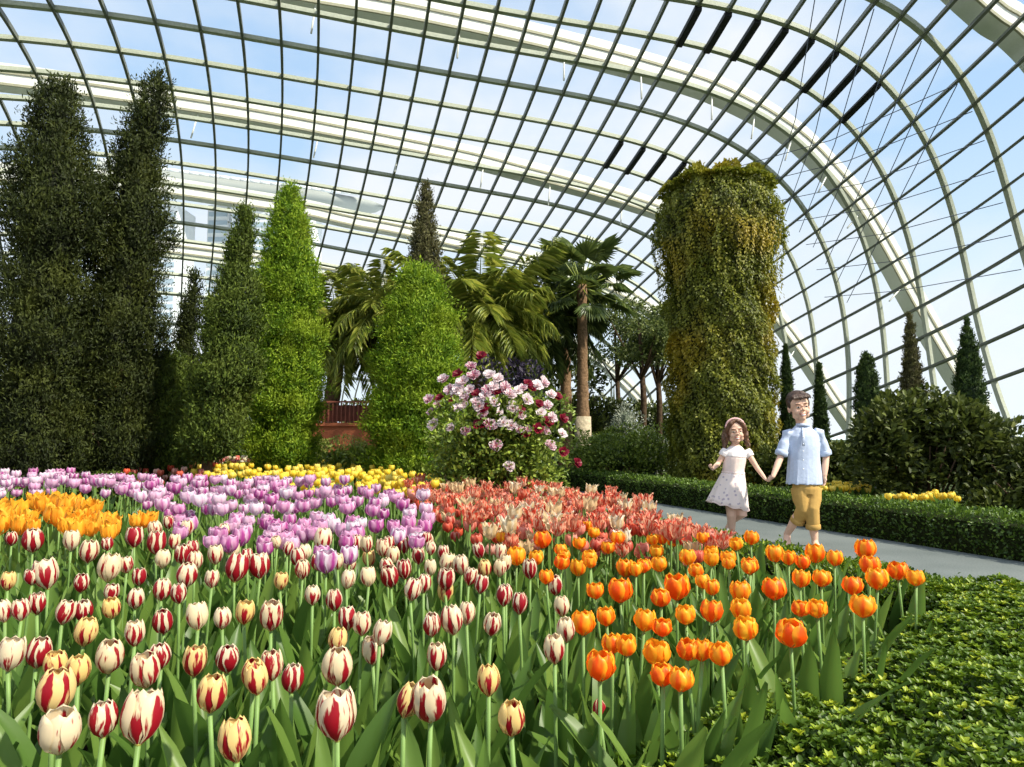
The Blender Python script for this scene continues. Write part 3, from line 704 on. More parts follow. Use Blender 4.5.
# --- leafy bushes made of overlapping lumps
def bush(name, loc, r, mat, label, cat='shrub', group=None, n=6000, leafl=.05, leafw=.028, lumps=14, seed=0, stems=9, core=True, drop=.25, z0=0.02, up=.3, hmul=1.0, air=0.0, bare=0.0):
    g = np.random.default_rng(seed + 100); rx, ry, rz = r
    root = empty(name, loc); tag(root, label, cat, group)
    L = [(0, 0, rz * (1 + bare) * .5, .62)]
    for k in range(lumps):
        a = g.random() * 2 * PI; q = .35 + .35 * g.random(); zz = (.15 + .65 * g.random())
        L.append((rx * q * math.cos(a), ry * q * math.sin(a), rz * (bare + (1 - bare) * zz), .30 + .18 * g.random()))
    # sample lump surfaces
    k = g.integers(0, len(L), n); C = np.array([l[:3] for l in L])[k]; S = np.array([l[3] for l in L])[k]
    d = rnd_g(g, n); d[:, 2] = np.where(d[:, 2] < -drop, -d[:, 2], d[:, 2])
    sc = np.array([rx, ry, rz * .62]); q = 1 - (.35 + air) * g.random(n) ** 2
    P = C + d * sc * (S * q)[:, None]
    P[:, 2] = np.abs(P[:, 2] - z0) + z0
    D = unit(d * .8 + np.array([0, 0, up]) + g.normal(size=(n, 3)) * .55)
    U = unit(d * .6 + np.array([0, 0, .8]) + g.normal(size=(n, 3)) * .4)
    V = leaf6(P, D, U, leafl * (.7 + .6 * g.random(n)), leafw * (.7 + .6 * g.random(n)))
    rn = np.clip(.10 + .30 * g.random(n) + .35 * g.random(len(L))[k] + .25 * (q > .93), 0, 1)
    ex = []
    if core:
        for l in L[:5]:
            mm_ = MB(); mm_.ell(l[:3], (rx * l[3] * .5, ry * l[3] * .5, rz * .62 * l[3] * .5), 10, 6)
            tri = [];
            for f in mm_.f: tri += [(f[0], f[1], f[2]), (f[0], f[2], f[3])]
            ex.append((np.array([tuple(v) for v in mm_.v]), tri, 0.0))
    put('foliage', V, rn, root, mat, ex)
    m = MB()
    for q_ in range(stems):
        a = g.random() * 2 * PI; rr = .55 * g.random() + .2; zz = rz * (.55 + .3 * g.random())
        m.tube([(rx * .08 * math.cos(a), ry * .08 * math.sin(a), -.03), (rx * rr * .5 * math.cos(a), ry * rr * .5 * math.sin(a), zz * .5), (rx * rr * math.cos(a), ry * rr * math.sin(a), zz)], [.016, .012, .005], 6)
    m.build('branches', M_bark, root)
    return root
def rnd_g(g, n): return unit(g.normal(size=(n, 3)))

# dark bush right of the boy
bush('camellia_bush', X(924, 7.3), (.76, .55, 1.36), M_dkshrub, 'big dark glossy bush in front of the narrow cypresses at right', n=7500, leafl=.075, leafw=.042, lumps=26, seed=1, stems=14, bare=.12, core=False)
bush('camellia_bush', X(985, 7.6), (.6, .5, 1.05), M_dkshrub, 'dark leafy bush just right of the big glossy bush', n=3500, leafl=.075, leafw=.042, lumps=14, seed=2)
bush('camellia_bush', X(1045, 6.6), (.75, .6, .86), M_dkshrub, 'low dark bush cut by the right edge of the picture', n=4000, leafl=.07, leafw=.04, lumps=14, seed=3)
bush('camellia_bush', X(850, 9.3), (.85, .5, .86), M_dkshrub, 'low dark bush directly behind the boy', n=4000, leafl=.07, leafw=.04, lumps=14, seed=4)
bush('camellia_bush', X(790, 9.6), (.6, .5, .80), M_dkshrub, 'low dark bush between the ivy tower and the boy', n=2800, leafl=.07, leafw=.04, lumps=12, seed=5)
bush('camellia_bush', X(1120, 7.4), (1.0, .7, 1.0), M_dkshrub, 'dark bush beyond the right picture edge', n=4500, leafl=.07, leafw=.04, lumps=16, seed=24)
# middle shrubs
bush('yellow_green_shrub', X(622, 11.6), (1.05, .7, 1.05), M_shrub, 'rounded yellow-green shrub left of the ivy tower foot', n=7500, leafl=.05, leafw=.03, lumps=22, seed=6)
bush('yellow_green_shrub', X(600, 12.6), (.8, .5, .98), M_shrub, 'yellow-green shrub around the foot of the tall fan palm', n=4500, leafl=.05, leafw=.03, lumps=18, seed=7)
bush('silver_shrub', X(637, 13.0), (.62, .5, 1.52), M_grey, 'silvery white-leaved shrub below the trees left of the ivy tower', n=2600, leafl=.06, leafw=.02, lumps=12, seed=8)
bush('lime_shrub', X(325, 10.4), (.85, .6, .95), M_lime, 'pale lime shrub below the terracotta wall', n=6000, leafl=.04, leafw=.022, lumps=20, seed=9)
bush('green_shrub', X(378, 9.2), (.72, .6, .80), M_shrub, 'fresh green leafy shrub below the bright bushy conifer', n=5500, leafl=.07, leafw=.035, lumps=18, seed=10)
bush('green_shrub', X(425, 8.4), (.6, .5, .62), M_shrub, 'low green shrub between the yellow tulips and the rose bush', n=3500, leafl=.07, leafw=.035, lumps=14, seed=11)
bush('purple_shrub', X(505, 10.5), (.62, .5, 2.0), M_purp, 'dark purple-leaved shrub rising behind the rose bush', n=4200, leafl=.07, leafw=.035, lumps=18, seed=12)
bush('dark_shrub', X(545, 17.5), (2.4, 1.0, 2.6), M_dkshrub, 'dark evergreen thicket behind the feather palms', n=6500, leafl=.12, leafw=.07, lumps=24, seed=13)
bush('dark_shrub', X(470, 18.0), (2.0, 1.0, 2.9), M_dkshrub, 'dark evergreen thicket behind the purple shrub', n=5500, leafl=.12, leafw=.07, lumps=20, seed=14)
bush('dark_shrub', X(650, 18.5), (2.6, 1.0, 1.9), M_dkshrub, 'dark evergreen thicket left of the ivy tower', n=5500, leafl=.12, leafw=.07, lumps=20, seed=15)
bush('dark_shrub', X(330, 17.5), (2.6, .9, 1.75), M_dkshrub, 'dark evergreen hedge behind the terracotta wall', n=5000, leafl=.12, leafw=.07, lumps=20, seed=16)
bush('dark_shrub', X(205, 15.5), (2.2, .9, 2.1), M_shrub, 'yellow-green shrub seen in the gap between the left junipers', n=5500, leafl=.09, leafw=.05, lumps=20, seed=17)
bush('dark_shrub', X(60, 10.5), (2.3, .8, 1.75), M_jun, 'dark undergrowth behind the two tallest junipers', n=6500, leafl=.09, leafw=.05, lumps=22, seed=18)
bush('dark_shrub', X(-10, 8.4), (.9, .6, 1.5), M_jun, 'dark undergrowth at the left picture edge', n=4500, leafl=.07, leafw=.04, lumps=16, seed=19)
bush('dark_shrub', X(105, 7.2), (.75, .35, .55), M_jun2, 'low dark shrub at the foot of the second tall juniper', n=3500, leafl=.06, leafw=.03, lumps=14, seed=21)
bush('dark_shrub', X(30, 6.8), (.6, .35, .5), M_jun2, 'low dark shrub at the foot of the leftmost juniper', n=3000, leafl=.06, leafw=.03, lumps=14, seed=22)
bush('dark_shrub', X(235, 12.8), (.9, .6, 1.2), M_shrub, 'green shrub behind the olive juniper on its bare trunk', n=4500, leafl=.06, leafw=.035, lumps=16, seed=23)
# airy trees left of the tower
def airy_tree(px, Y, ytop, r, label, seed, tr=.07, mat=M_olive, n=3800):
    base = X(px, Y); h = W(px, ytop, Y).z; g = np.random.default_rng(seed)
    root = empty('slender_tree', base); tag(root, label, 'tree', 'slender trees left of the ivy tower')
    m = MB(); m.tube([(0, 0, -.05), (.05, 0, h * .4), (-.03, 0, h * .8)], [tr * 1.3, tr, tr * .5], 8)
    C = []
    for k in range(9):
        a = g.random() * 2 * PI; q = .3 + .7 * g.random(); zz = h * (.60 + .33 * g.random()); c = (r * q * math.cos(a), r * q * math.sin(a), zz); C.append(c)
        m.tube([(0, 0, h * .5), (c[0] * .5, c[1] * .5, (h * .5 + zz) / 2), c], [tr * .5, tr * .3, tr * .1], 6)
    m.build('trunk', M_bark, root); C = np.array(C)
    k = g.integers(0, len(C), n); d = rnd_g(g, n); P = C[k] + d * r * .5 * (g.random(n) ** .5)[:, None] * np.array([1, 1, .6])
    V = leaf_arrays(P, unit(d + g.normal(size=(n, 3))), unit(g.normal(size=(n, 3)) + [0, 0, 1.]), np.full(n, .10), np.full(n, .05))
    put('foliage', V, np.clip(g.random(n), 0, 1), root, mat)
airy_tree(642, 15.5, 285, .85, 'slender tree with two dark stems just left of the ivy tower', 51)
airy_tree(658, 16.5, 300, .8, 'slender tree touching the left side of the ivy tower', 52)
airy_tree(617, 19.5, 300, 1.0, 'slender tree in the gap right of the tall fan palm', 53)
airy_tree(520, 18.5, 282, 1.3, 'broad dark-crowned tree left of the fan palms', 54, mat=M_dkshrub, n=5000)

# --- terracotta wall and railing
M_terra = plain('terracotta_render', (.42, .13, .06), .85, .15, var=.12, scale=5)
M_rail = plain('rust_brown_railing', (.22, .07, .04), .6, .3, var=.1)
a_ = W(312, 440, 13.0); z1 = W(340, 424, 13.0).z; z2 = W(340, 401, 13.0).z
b_x = W(378, 440, 13.0).x
wr = empty('planter_wall', Vector(((a_.x + b_x) / 2, 13.0, 0))); tag(wr, 'low terracotta coloured wall with a rust brown railing, below the feather palm', 'wall')
hw = (b_x - a_.x) / 2 + .3
m = MB(); m.box((-hw, -.1, 0), (hw, .1, z1 - .04)); m.build('wall_body', M_terra, wr, smooth=False)
m = MB(); m.box((-hw - .03, -.14, z1 - .04), (hw + .03, .14, z1 + .02)); m.build('coping', M_terra, wr, smooth=False)
m = MB(); m.box((-hw, -.02, z2 - .03), (hw, .03, z2)); m.build('handrail', M_rail, wr, smooth=False)
for k in range(23):
    x = -hw + .05 + (2 * hw - .1) * k / 22; m = MB(); m.box((x - .009, -.008, z1), (x + .009, .012, z2 - .03)); m.build('baluster', M_rail, wr, smooth=False)
m = MB(); m.box((-hw, .04, z1 + .05), (hw, .05, z2 - .08)); m.build('mesh_panel', plain('rust_mesh_panel', (.16, .055, .035), .7, .2), wr, smooth=False)

# ------------------------------------------------------------------ hedges
def hedge_leaves(n, fn, g, leafl, leafw):
    P, Nn = fn(n, g)
    D = unit(Nn * .7 + g.normal(size=(n, 3)) * .6); U = unit(Nn + g.normal(size=(n, 3)) * .45)
    return P, leaf_arrays(P, D, U, leafl * (.7 + .6 * g.random(n)), leafw * (.7 + .6 * g.random(n)))
def strip_hedge(name, s0, s1, d0, d1, h, mat, label, n, leafl, leafw, seed, group=None):
    """clipped hedge along the path between offsets d0 < d1 from the path's near edge"""
    g = np.random.default_rng(seed); root = empty(name, pathpt((s0 + s1) / 2, (d0 + d1) / 2)); tag(root, label, 'hedge', group)
    o = np.array(root.location)
    # nearer stretches get more and smaller leaves
    s = s0 + (s1 - s0) * g.random(n) ** 1.5; w_ = d1 - d0
    face = g.random(n); tot = w_ + 2 * h
    isT = face < w_ / tot; isA = (~isT) & (face < (w_ + h) / tot)
    d = np.where(isT, d0 + w_ * g.random(n), np.where(isA, d0, d1)); z = np.where(isT, h, h * g.random(n))
    lp = .016 * np.sin(s * 23 + d * 31) + .014 * np.sin(s * 11 - z * 40) + g.normal(size=n) * .010
    bend = np.where(s < 9, 0, -.06 * (s - 9) ** 2)
    z = z + np.where(isT, lp, 0); d = d + np.where(isT, 0, np.where(isA, -lp, lp)); z = np.maximum(z, .01)
    e1 = np.minimum((d - d0), (d1 - d)); z = z - np.where(isT & (e1 < .05), (.05 - e1) * .6, 0)
    P = np.array(PE)[None, :] + np.array(PD)[None, :] * s[:, None] + np.array(PN)[None, :] * (d + bend)[:, None]; P[:, 2] = z; P -= o
    Nn = np.where(isT[:, None], np.array([0, 0, 1.])[None, :], np.where(isA[:, None], -np.array(PN)[None, :], np.array(PN)[None, :]))
    D = unit(Nn * .7 + np.array([0, 0, .5]) + g.normal(size=(n, 3)) * .6); U = unit(Nn + g.normal(size=(n, 3)) * .45)
    V = leaf_arrays(P, D, U, leafl * (.7 + .6 * g.random(n)), leafw * (.7 + .6 * g.random(n)))
    put('foliage', V, np.clip(.15 + .6 * g.random(n) + .2 * isT, 0, 1), root, mat)  # top leaves coloured lighter than the sides: light from above painted in
    m = MB(); vs = []; fs = []; K = 24
    for k in range(K + 1):
        q = s0 + (s1 - s0) * k / K
        for (dd, zz) in ((d0 + .03, 0), (d0 + .03, h - .05), (d1 - .03, h - .05), (d1 - .03, 0)):
            p = pathpt(q, dd); vs.append((p.x - o[0], p.y - o[1], zz))
    for k in range(K):
        for c in range(3): fs.append((k * 4 + c, k * 4 + c + 1, (k + 1) * 4 + c + 1, (k + 1) * 4 + c))
    fs += [(0, 3, 2, 1), (K * 4, K * 4 + 1, K * 4 + 2, K * 4 + 3)]
    m.add(vs, fs); m.build('twiggy_core', M_twig, root, smooth=False)
M_twig = plain('hedge_inner_twigs', (.018, .024, .008), .95, .05, var=.5, scale=40, bump=.5)
strip_hedge('clipped_hedge', -4.5, 13.5, PWID + .02, PWID + .52, .305, M_hedge, 'dark clipped hedge along the far side of the path, behind the children', 52000, .030, .018, 61)
strip_hedge('edging_hedge', .15, 7.5, -.40, -.05, .29, M_box, 'low box hedge edging the near side of the path, in front of the children', 26000, .024, .015, 62)

# near box hedge: a broad mass in the lower right corner
def box_mass():
    root = empty('box_hedge', Vector((1.8, 1.6, 0))); tag(root, 'broad bright green box hedge filling the lower right corner', 'hedge')
    inner = [G(x, y, .30) for x, y in ((585, 775), (640, 745), (700, 722), (780, 687), (870, 652), (925, 622), (948, 602))]
    inner = [Vector((-.12, .55, .3))] + [Vector((.08, 1.02, .3))] + inner
    ys = [p.y for p in inner]; xs = [p.x for p in inner]
    def xin(y): return np.interp(y, ys, xs)
    def xout(y): return 2.15 + (2.86 - y) * .418
    ymax = 2.92
    g = np.random.default_rng(71); h = .30
    def hgt(x, y):
        return h + .022 * np.sin(x * 9 + y * 4) * np.sin(y * 8 - x * 3) + .016 * np.sin(x * 23 + 2) * np.sin(y * 21) + .03 * np.exp(-((x - 1.6) ** 2 + (y - 2.1) ** 2) * 3)
    n = 95000
    y = .5 + (ymax - .5) * g.random(n); u = g.random(n); x = xin(y) + (xout(y) - xin(y)) * u
    ins = np.minimum((x - xin(y)), (xout(y) - x)); ins = np.minimum(ins, ymax - y)
    z = hgt(x, y) - np.clip(.07 - ins, 0, .07) * 1.0
    # leaf sprigs: little rosettes at slightly different heights
    z = z - .05 * g.random(n) ** 2 + .008 * g.normal(size=n)
    P = np.stack([x, y, z], 1)
    nsp = 8000; sy = .5 + (ymax - .5) * g.random(nsp); sx = xin(sy) + (xout(sy) - xin(sy)) * (.02 + .96 * g.random(nsp)); sz = hgt(sx, sy) + .006 + .014 * g.random(nsp)
    # sides of the mass
    ns = 14000; ys_ = .5 + (ymax - .5) * g.random(ns); left = g.random(ns) < .6
    xs_ = np.where(left, xin(ys_), xout(ys_)) + g.normal(size=ns) * .012; zs_ = h * g.random(ns)
    Ps = np.stack([xs_, ys_, zs_], 1); Ns = np.where(left[:, None], np.array([[-.8, .5, .2]]), np.array([[.9, .3, .2]]))
    nbk = 3000; xb = xin(ymax) + (xout(ymax) - xin(ymax)) * g.random(nbk); Pb = np.stack([xb, np.full(nbk, ymax) + g.normal(size=nbk) * .01, h * g.random(nbk)], 1)
    allP = np.concatenate([P, Ps, Pb]); allN = np.concatenate([np.tile([0, 0, 1.], (n, 1)), Ns, np.tile([0, 1., .2], (nbk, 1))]); N_ = len(allP)
    D = unit(allN * .55 + g.normal(size=(N_, 3)) * .75); U = unit(allN + g.normal(size=(N_, 3)) * .5)
    V = leaf6(allP, D, U, .0165 * (.7 + .7 * g.random(N_)), .0115 * (.7 + .6 * g.random(N_)))
    patch = .5 + .5 * np.sin(allP[:, 0] * 7 + 1) * np.sin(allP[:, 1] * 6)
    R = np.clip(.08 + .42 * g.random(N_) + .22 * patch, 0, .84)
    # rosettes of new growth
    k = 7; az = g.random((nsp, 1)) * 6.28 + np.arange(k)[None, :] * 2 * PI / k; el = .35 + .7 * g.random((nsp, k))
    Dr = np.stack([np.cos(az) * np.cos(el), np.sin(az) * np.cos(el), np.sin(el)], 2).reshape(-1, 3)
    Pr = np.repeat(np.stack([sx, sy, sz], 1), k, 0)
    Vr = leaf6(Pr, Dr, np.tile([0, 0, 1.], (len(Pr), 1)), .011 + .010 * g.random(len(Pr)), .008 + .005 * g.random(len(Pr)))
    Rr = np.repeat(np.clip(.45 + .55 * g.random(nsp) ** 1.4, 0, 1), k)
    o = np.array(root.location)
    put('foliage', np.concatenate([V, Vr]) - o, np.concatenate([R, Rr]), root, M_box)
    m = MB(); vs = []; fs = []; K = 30
    for q in range(K + 1):
        yy = .5 + (ymax - .53) * q / K; a, b = float(xin(yy)) + .03, float(xout(yy)) - .03
        for i in range(13):
            xx = a + (b - a) * i / 12; vs.append((xx - o[0], yy - o[1], float(hgt(xx, yy)) - .055))
        vs.append((b - o[0], yy - o[1], 0)); vs.append((a - o[0], yy - o[1], 0))
    for q in range(K):
        for c in range(15):
            c2 = (c + 1) % 15; fs.append((q * 15 + c, q * 15 + c2, (q + 1) * 15 + c2, (q + 1) * 15 + c))
    fs += [tuple(range(14, -1, -1)), tuple(K * 15 + i for i in range(15))]
    m.add(vs, fs); m.build('twiggy_core', M_twig, root, smooth=False)
    return xin
box_xin = box_mass()
# ================================================================== TULIPS
M_stem = plain('tulip_stem', (.16, .27, .07), .5, .3, var=.15, scale=20)
M_tleaf = leafmat('tulip_leaf', [(0, (.045, .105, .020)), (.5, (.105, .205, .034)), (1, (.23, .35, .065))], .48, .40, .4)
P_flame = petalmat('crimson_flamed_petal', (.80, .68, .47), (.33, .008, .018), (.84, .58, .14), 'flame', .3)
P_orange = petalmat('orange_petal', (1.0, .56, .03), (.93, .11, .006), (1.0, .46, .02), 'grad', .4)
P_mauve = petalmat('mauve_petal', (.76, .42, .62), (.45, .06, .30), (.88, .82, .86), 'grad', .4)
P_lily = petalmat('golden_orange_petal', (1.0, .50, .035), (.85, .24, .01), (1.0, .62, .08), 'grad', .4)
M_pistil = plain('pistil', (.45, .42, .10), .6, .2)

def petal(mb, th0, H, R, half, close, inner=1.0, tipw=.35, flare=0.0, rag=0.0, g=None, nu=6, nv=8, point=.6, mi=0):
    """one petal of the cup: th0 its direction, H height, R widest radius, half its half angle, close the radius left at the tip"""
    vs = []; fs = []; uvs = []
    for j in range(nv + 1):
        v = j / nv
        hh = H * (math.sin(v * PI / 2) ** .9 * .55 + v * .45)
        body = math.sin(min(1, v / .40) * PI / 2) ** .55 if v < .40 else 1 - (1 - close) * ((v - .40) / .60) ** 1.7
        r = (R * body + .003) * inner + flare * max(0, v - .6) ** 1.5 * H
        wdt = math.sin(min(1, (v + .10) / .62) * PI / 2) if v < .52 else max(0.0, 1 - ((v - .52) / .48) ** (2.0 + point)) ** .62
        for i in range(nu + 1):
            u = -1 + 2 * i / nu
            a = th0 + u * half * wdt * (1 if body > .3 else 1.2)
            rr = r * (1 - .06 * u * u) + (rag * (g.random() - .5) * .012 if (g is not None and rag) else 0)
            zz = hh - H * .035 * (abs(u) ** 2) * v + (rag * (g.random() - .5) * .012 if rag and v > .7 else 0) + H * .03 * (1 - abs(u)) * (v > .9)
            vs.append((rr * math.cos(a), rr * math.sin(a), zz)); uvs.append((i / nu, v))
    for j in range(nv):
        for i in range(nu):
            k = j * (nu + 1) + i; fs.append((k, k + 1, k + nu + 2, k + nu + 1))
    mb.add(vs, fs, mi, uvs)
def flower_specs(kind, g):
    if kind == 'flame': return dict(H=.082 * g.uniform(.93, 1.08), R=.0295, half=math.radians(50), close=g.uniform(.38, .72), point=.9)
    if kind == 'bud': return dict(H=.060, R=.017, half=math.radians(52), close=.18, point=-.3)
    if kind == 'orange': return dict(H=.066 * g.uniform(.93, 1.08), R=.0325, half=math.radians(44), close=g.uniform(.55, .85), point=.1, rag=.35)
    if kind == 'mauve': return dict(H=.064 * g.uniform(.9, 1.1), R=.030, half=math.radians(45), close=g.uniform(.6, 1.05), point=.3, rag=.3)
    if kind == 'yellow': return dict(H=.064, R=.027, half=math.radians(47), close=g.uniform(.4, .7), point=.3)
    if kind == 'lily': return dict(H=.088 * g.uniform(.9, 1.1), R=.033, half=math.radians(36), close=g.uniform(.8, 1.2), point=-.4, flare=.35, rag=.5)
    if kind == 'parrot': return dict(H=.070 * g.uniform(.85, 1.1), R=.028, half=math.radians(30), close=g.uniform(.8, 1.3), point=-.5, flare=.5, rag=1.0)
    if kind == 'red': return dict(H=.064, R=.027, half=math.radians(46), close=g.uniform(.5, .8), point=.2)
def leaf_blade(mb, az, L, wd, arch, tw, r=.5, n=9, out=.15):
    h = Vector((math.cos(az), math.sin(az), 0)); s_ = Vector((-math.sin(az), math.cos(az), 0))
    vs = []; fs = []
    for j in range(n + 1):
        t = j / n; el = math.radians(84) - arch * t ** 1.4
        if j == 0: p = h * .006 + Vector((0, 0, .0)); 
        else: p = p + (h * math.cos(el) + Vector((0, 0, math.sin(el)))) * (L / n)
        wv = wd * (math.sin(min(1, t * 1.6 + .22) * PI / 2) if t < .5 else max(0, 1 - ((t - .5) / .5) ** 1.8) ** .8)
        sd = (s_ * math.cos(tw * t) + Vector((0, 0, 1)) * math.sin(tw * t) * .6).normalized()
        nrm = (h * -math.sin(el) + Vector((0, 0, math.cos(el))))
        cup = .34 * (1 - .6 * t)
        wob = .004 * math.sin(t * 9 + az * 3)
        for u in (-1, -.5, 0, .5, 1): vs.append(p + sd * u * wv * .5 + nrm * (abs(u) ** 1.5 * wv * cup) + nrm * wob * u)
    for j in range(n):
        for i in range(4): k = j * 5 + i; fs.append((k, k + 1, k + 6, k + 5))
    mb.add(vs, fs, 0, None, r)
def stem_pts(h, lean, az):
    return [Vector((math.cos(az) * lean * (q / 5) ** 2, math.sin(az) * lean * (q / 5) ** 2, -.03 + (h + .03) * q / 5)) for q in range(6)]
STEMH = .455
def near_proto(kind, mat, k):
    """tulip > stem, leaf x3-4, flower > petal x3 (outer ones); the flower mesh holds the inner petals"""
    g = random.Random(hash((kind == 'flame', k)) + k * 7 + len(kind)); sp = flower_specs(kind, g)
    rag = sp.pop('rag', 0); flare = sp.pop('flare', 0)
    root = empty('tulip', (0, -50 - k, 0))
    lean = g.uniform(0, .03); az = g.random() * 6.28; pts = stem_pts(STEMH, lean, az)
    m = MB(); m.tube(pts, [.0052, .005, .0046, .0042, .004, .0042], 7); m.build('stem', M_stem, root)
    for q in range(4 if k % 2 else 3):
        m = MB(); leaf_blade(m, q * 2.3 + g.random() * .8, g.uniform(.33, .47), g.uniform(.042, .072), g.uniform(.10, .85), g.uniform(-.6, .6), g.uniform(.15, .9)); m.build('leaf', M_tleaf, root)
    m = MB()
    for q in range(3): petal(m, q * 2.094 + 1.047, inner=.90, flare=flare, rag=rag, g=g, **sp)
    m.tube([(0, 0, .004), (0, 0, sp['H'] * .4)], [.004, .003], 6, mi=1)
    m.ell((0, 0, .004), (.006, .006, .006), 8, 5, mi=1)
    fl = m.build('flower', [mat, M_pistil], root); fl.location = pts[-1]; fl.rotation_euler = (g.uniform(-.12, .12), g.uniform(-.12, .12), g.random() * 6)
    for q in range(3):
        m = MB(); petal(m, 0, inner=1.0 + .02 * q, flare=flare, rag=rag, g=g, **{**sp, 'close': sp['close'] * g.uniform(.85, 1.12)}); pe = m.build('petal', mat, fl)
        pe.rotation_euler = (0, 0, q * 2.094)
    return root
def far_proto(kind, mat, k, petals=6, nleaf=3, hgt=None):
    g = random.Random(k * 13 + len(kind) * 5); sp = flower_specs(kind, g); rag = sp.pop('rag', 0); flare = sp.pop('flare', 0)
    m = MB(); hh = hgt or STEMH; pts = stem_pts(hh, g.uniform(0, .03), g.random() * 6)
    m.tube(pts, .004, 5, mi=1, caps=False)
    for q in range(nleaf):
        b = len(m.f); leaf_blade(m, q * 2.2 + g.random(), g.uniform(.28, .40), g.uniform(.04, .06), g.uniform(.1, .7), g.uniform(-.5, .5), g.uniform(.3, .95), n=6)
        for i in range(b, len(m.f)): m.m[i] = 2
    b = len(m.v)
    for q in range(petals): petal(m, q * 2 * PI / petals, inner=.9 if q % 2 else 1.0, flare=flare, rag=rag, g=g, nu=4, nv=5, **sp)
    R = Matrix.Rotation(g.uniform(-.15, .15), 3, 'X') @ Matrix.Rotation(g.uniform(-.15, .15), 3, 'Y')
    for i in range(b, len(m.v)): m.v[i] = tuple(R @ Vector(m.v[i]) + pts[-1])
    return m.mesh('tulip'), [mat, M_stem, M_tleaf]
OCC = []       # (px, py) of bloom centres already placed
ORD = ['first', 'second', 'third', 'fourth', 'fifth', 'sixth', 'seventh', 'eighth', 'ninth', 'tenth', 'eleventh', 'twelfth', 'thirteenth', 'fourteenth', 'fifteenth', 'sixteenth', 'seventeenth', 'eighteenth', 'nineteenth', 'twentieth',
       'twenty-first', 'twenty-second', 'twenty-third', 'twenty-fourth', 'twenty-fifth', 'twenty-sixth', 'twenty-seventh', 'twenty-eighth', 'twenty-ninth', 'thirtieth']
def row_labels(items, per, fn):
    """items: list of dict(px, py, o, look); groups them into rows by depth and names each by row and place"""
    items = sorted(items, key=lambda t: -t['py']); rows = [items[i:i + per] for i in range(0, len(items), per)]
    for r, row in enumerate(rows):
        row.sort(key=lambda t: t['px'])
        for i, it in enumerate(row): it['o']['label'] = fn(it, r, i, len(row))

def set_colour(o, col):
    for c in kids(o):
        if c.name.startswith('flower'):
            c.color = col
            for p in kids(c): p.color = col
def place_near(protos, used, px, py, wpx, kind, col, wref, zc=.50, tilt=0.0):
    k = random.randrange(len(protos)); src = protos[k]
    if used[k]: o = copy_tree(src)
    else: o = src; used[k] = True
    c = G(px, py, zc); d = c.y
    sf = max(.66, min(1.32, wpx * d / FPX / wref))
    o.location = (c.x, c.y, 0); rz = random.uniform(0, 6.28); o.rotation_euler = (0, 0, rz)
    for ch in kids(o):
        if ch.name.startswith('flower'):
            hb = .037 * sf
            ch.scale = (sf, sf, sf)
            lz = zc - hb; off = ch.location.copy()
            f = lz / STEMH
            ch.location = (off.x, off.y, lz)
            ch.rotation_euler = (ch.rotation_euler.x + tilt, ch.rotation_euler.y, ch.rotation_euler.z)
            # keep the bloom over the traced pixel
            wx = off.x * math.cos(rz) - off.y * math.sin(rz); wy = off.x * math.sin(rz) + off.y * math.cos(rz)
            o.location = (c.x - wx, c.y - wy, 0)
    for ch in kids(o):
        if ch.name.startswith('stem'): ch.scale = (1, 1, (zc - .037 * sf) / STEMH)
        elif ch.name.startswith('leaf'):
            s_ = random.uniform(.85, 1.15); ch.scale = (s_, s_, s_)
    set_colour(o, col)
    OCC.append((px, py, max(6, wpx)))
    return o

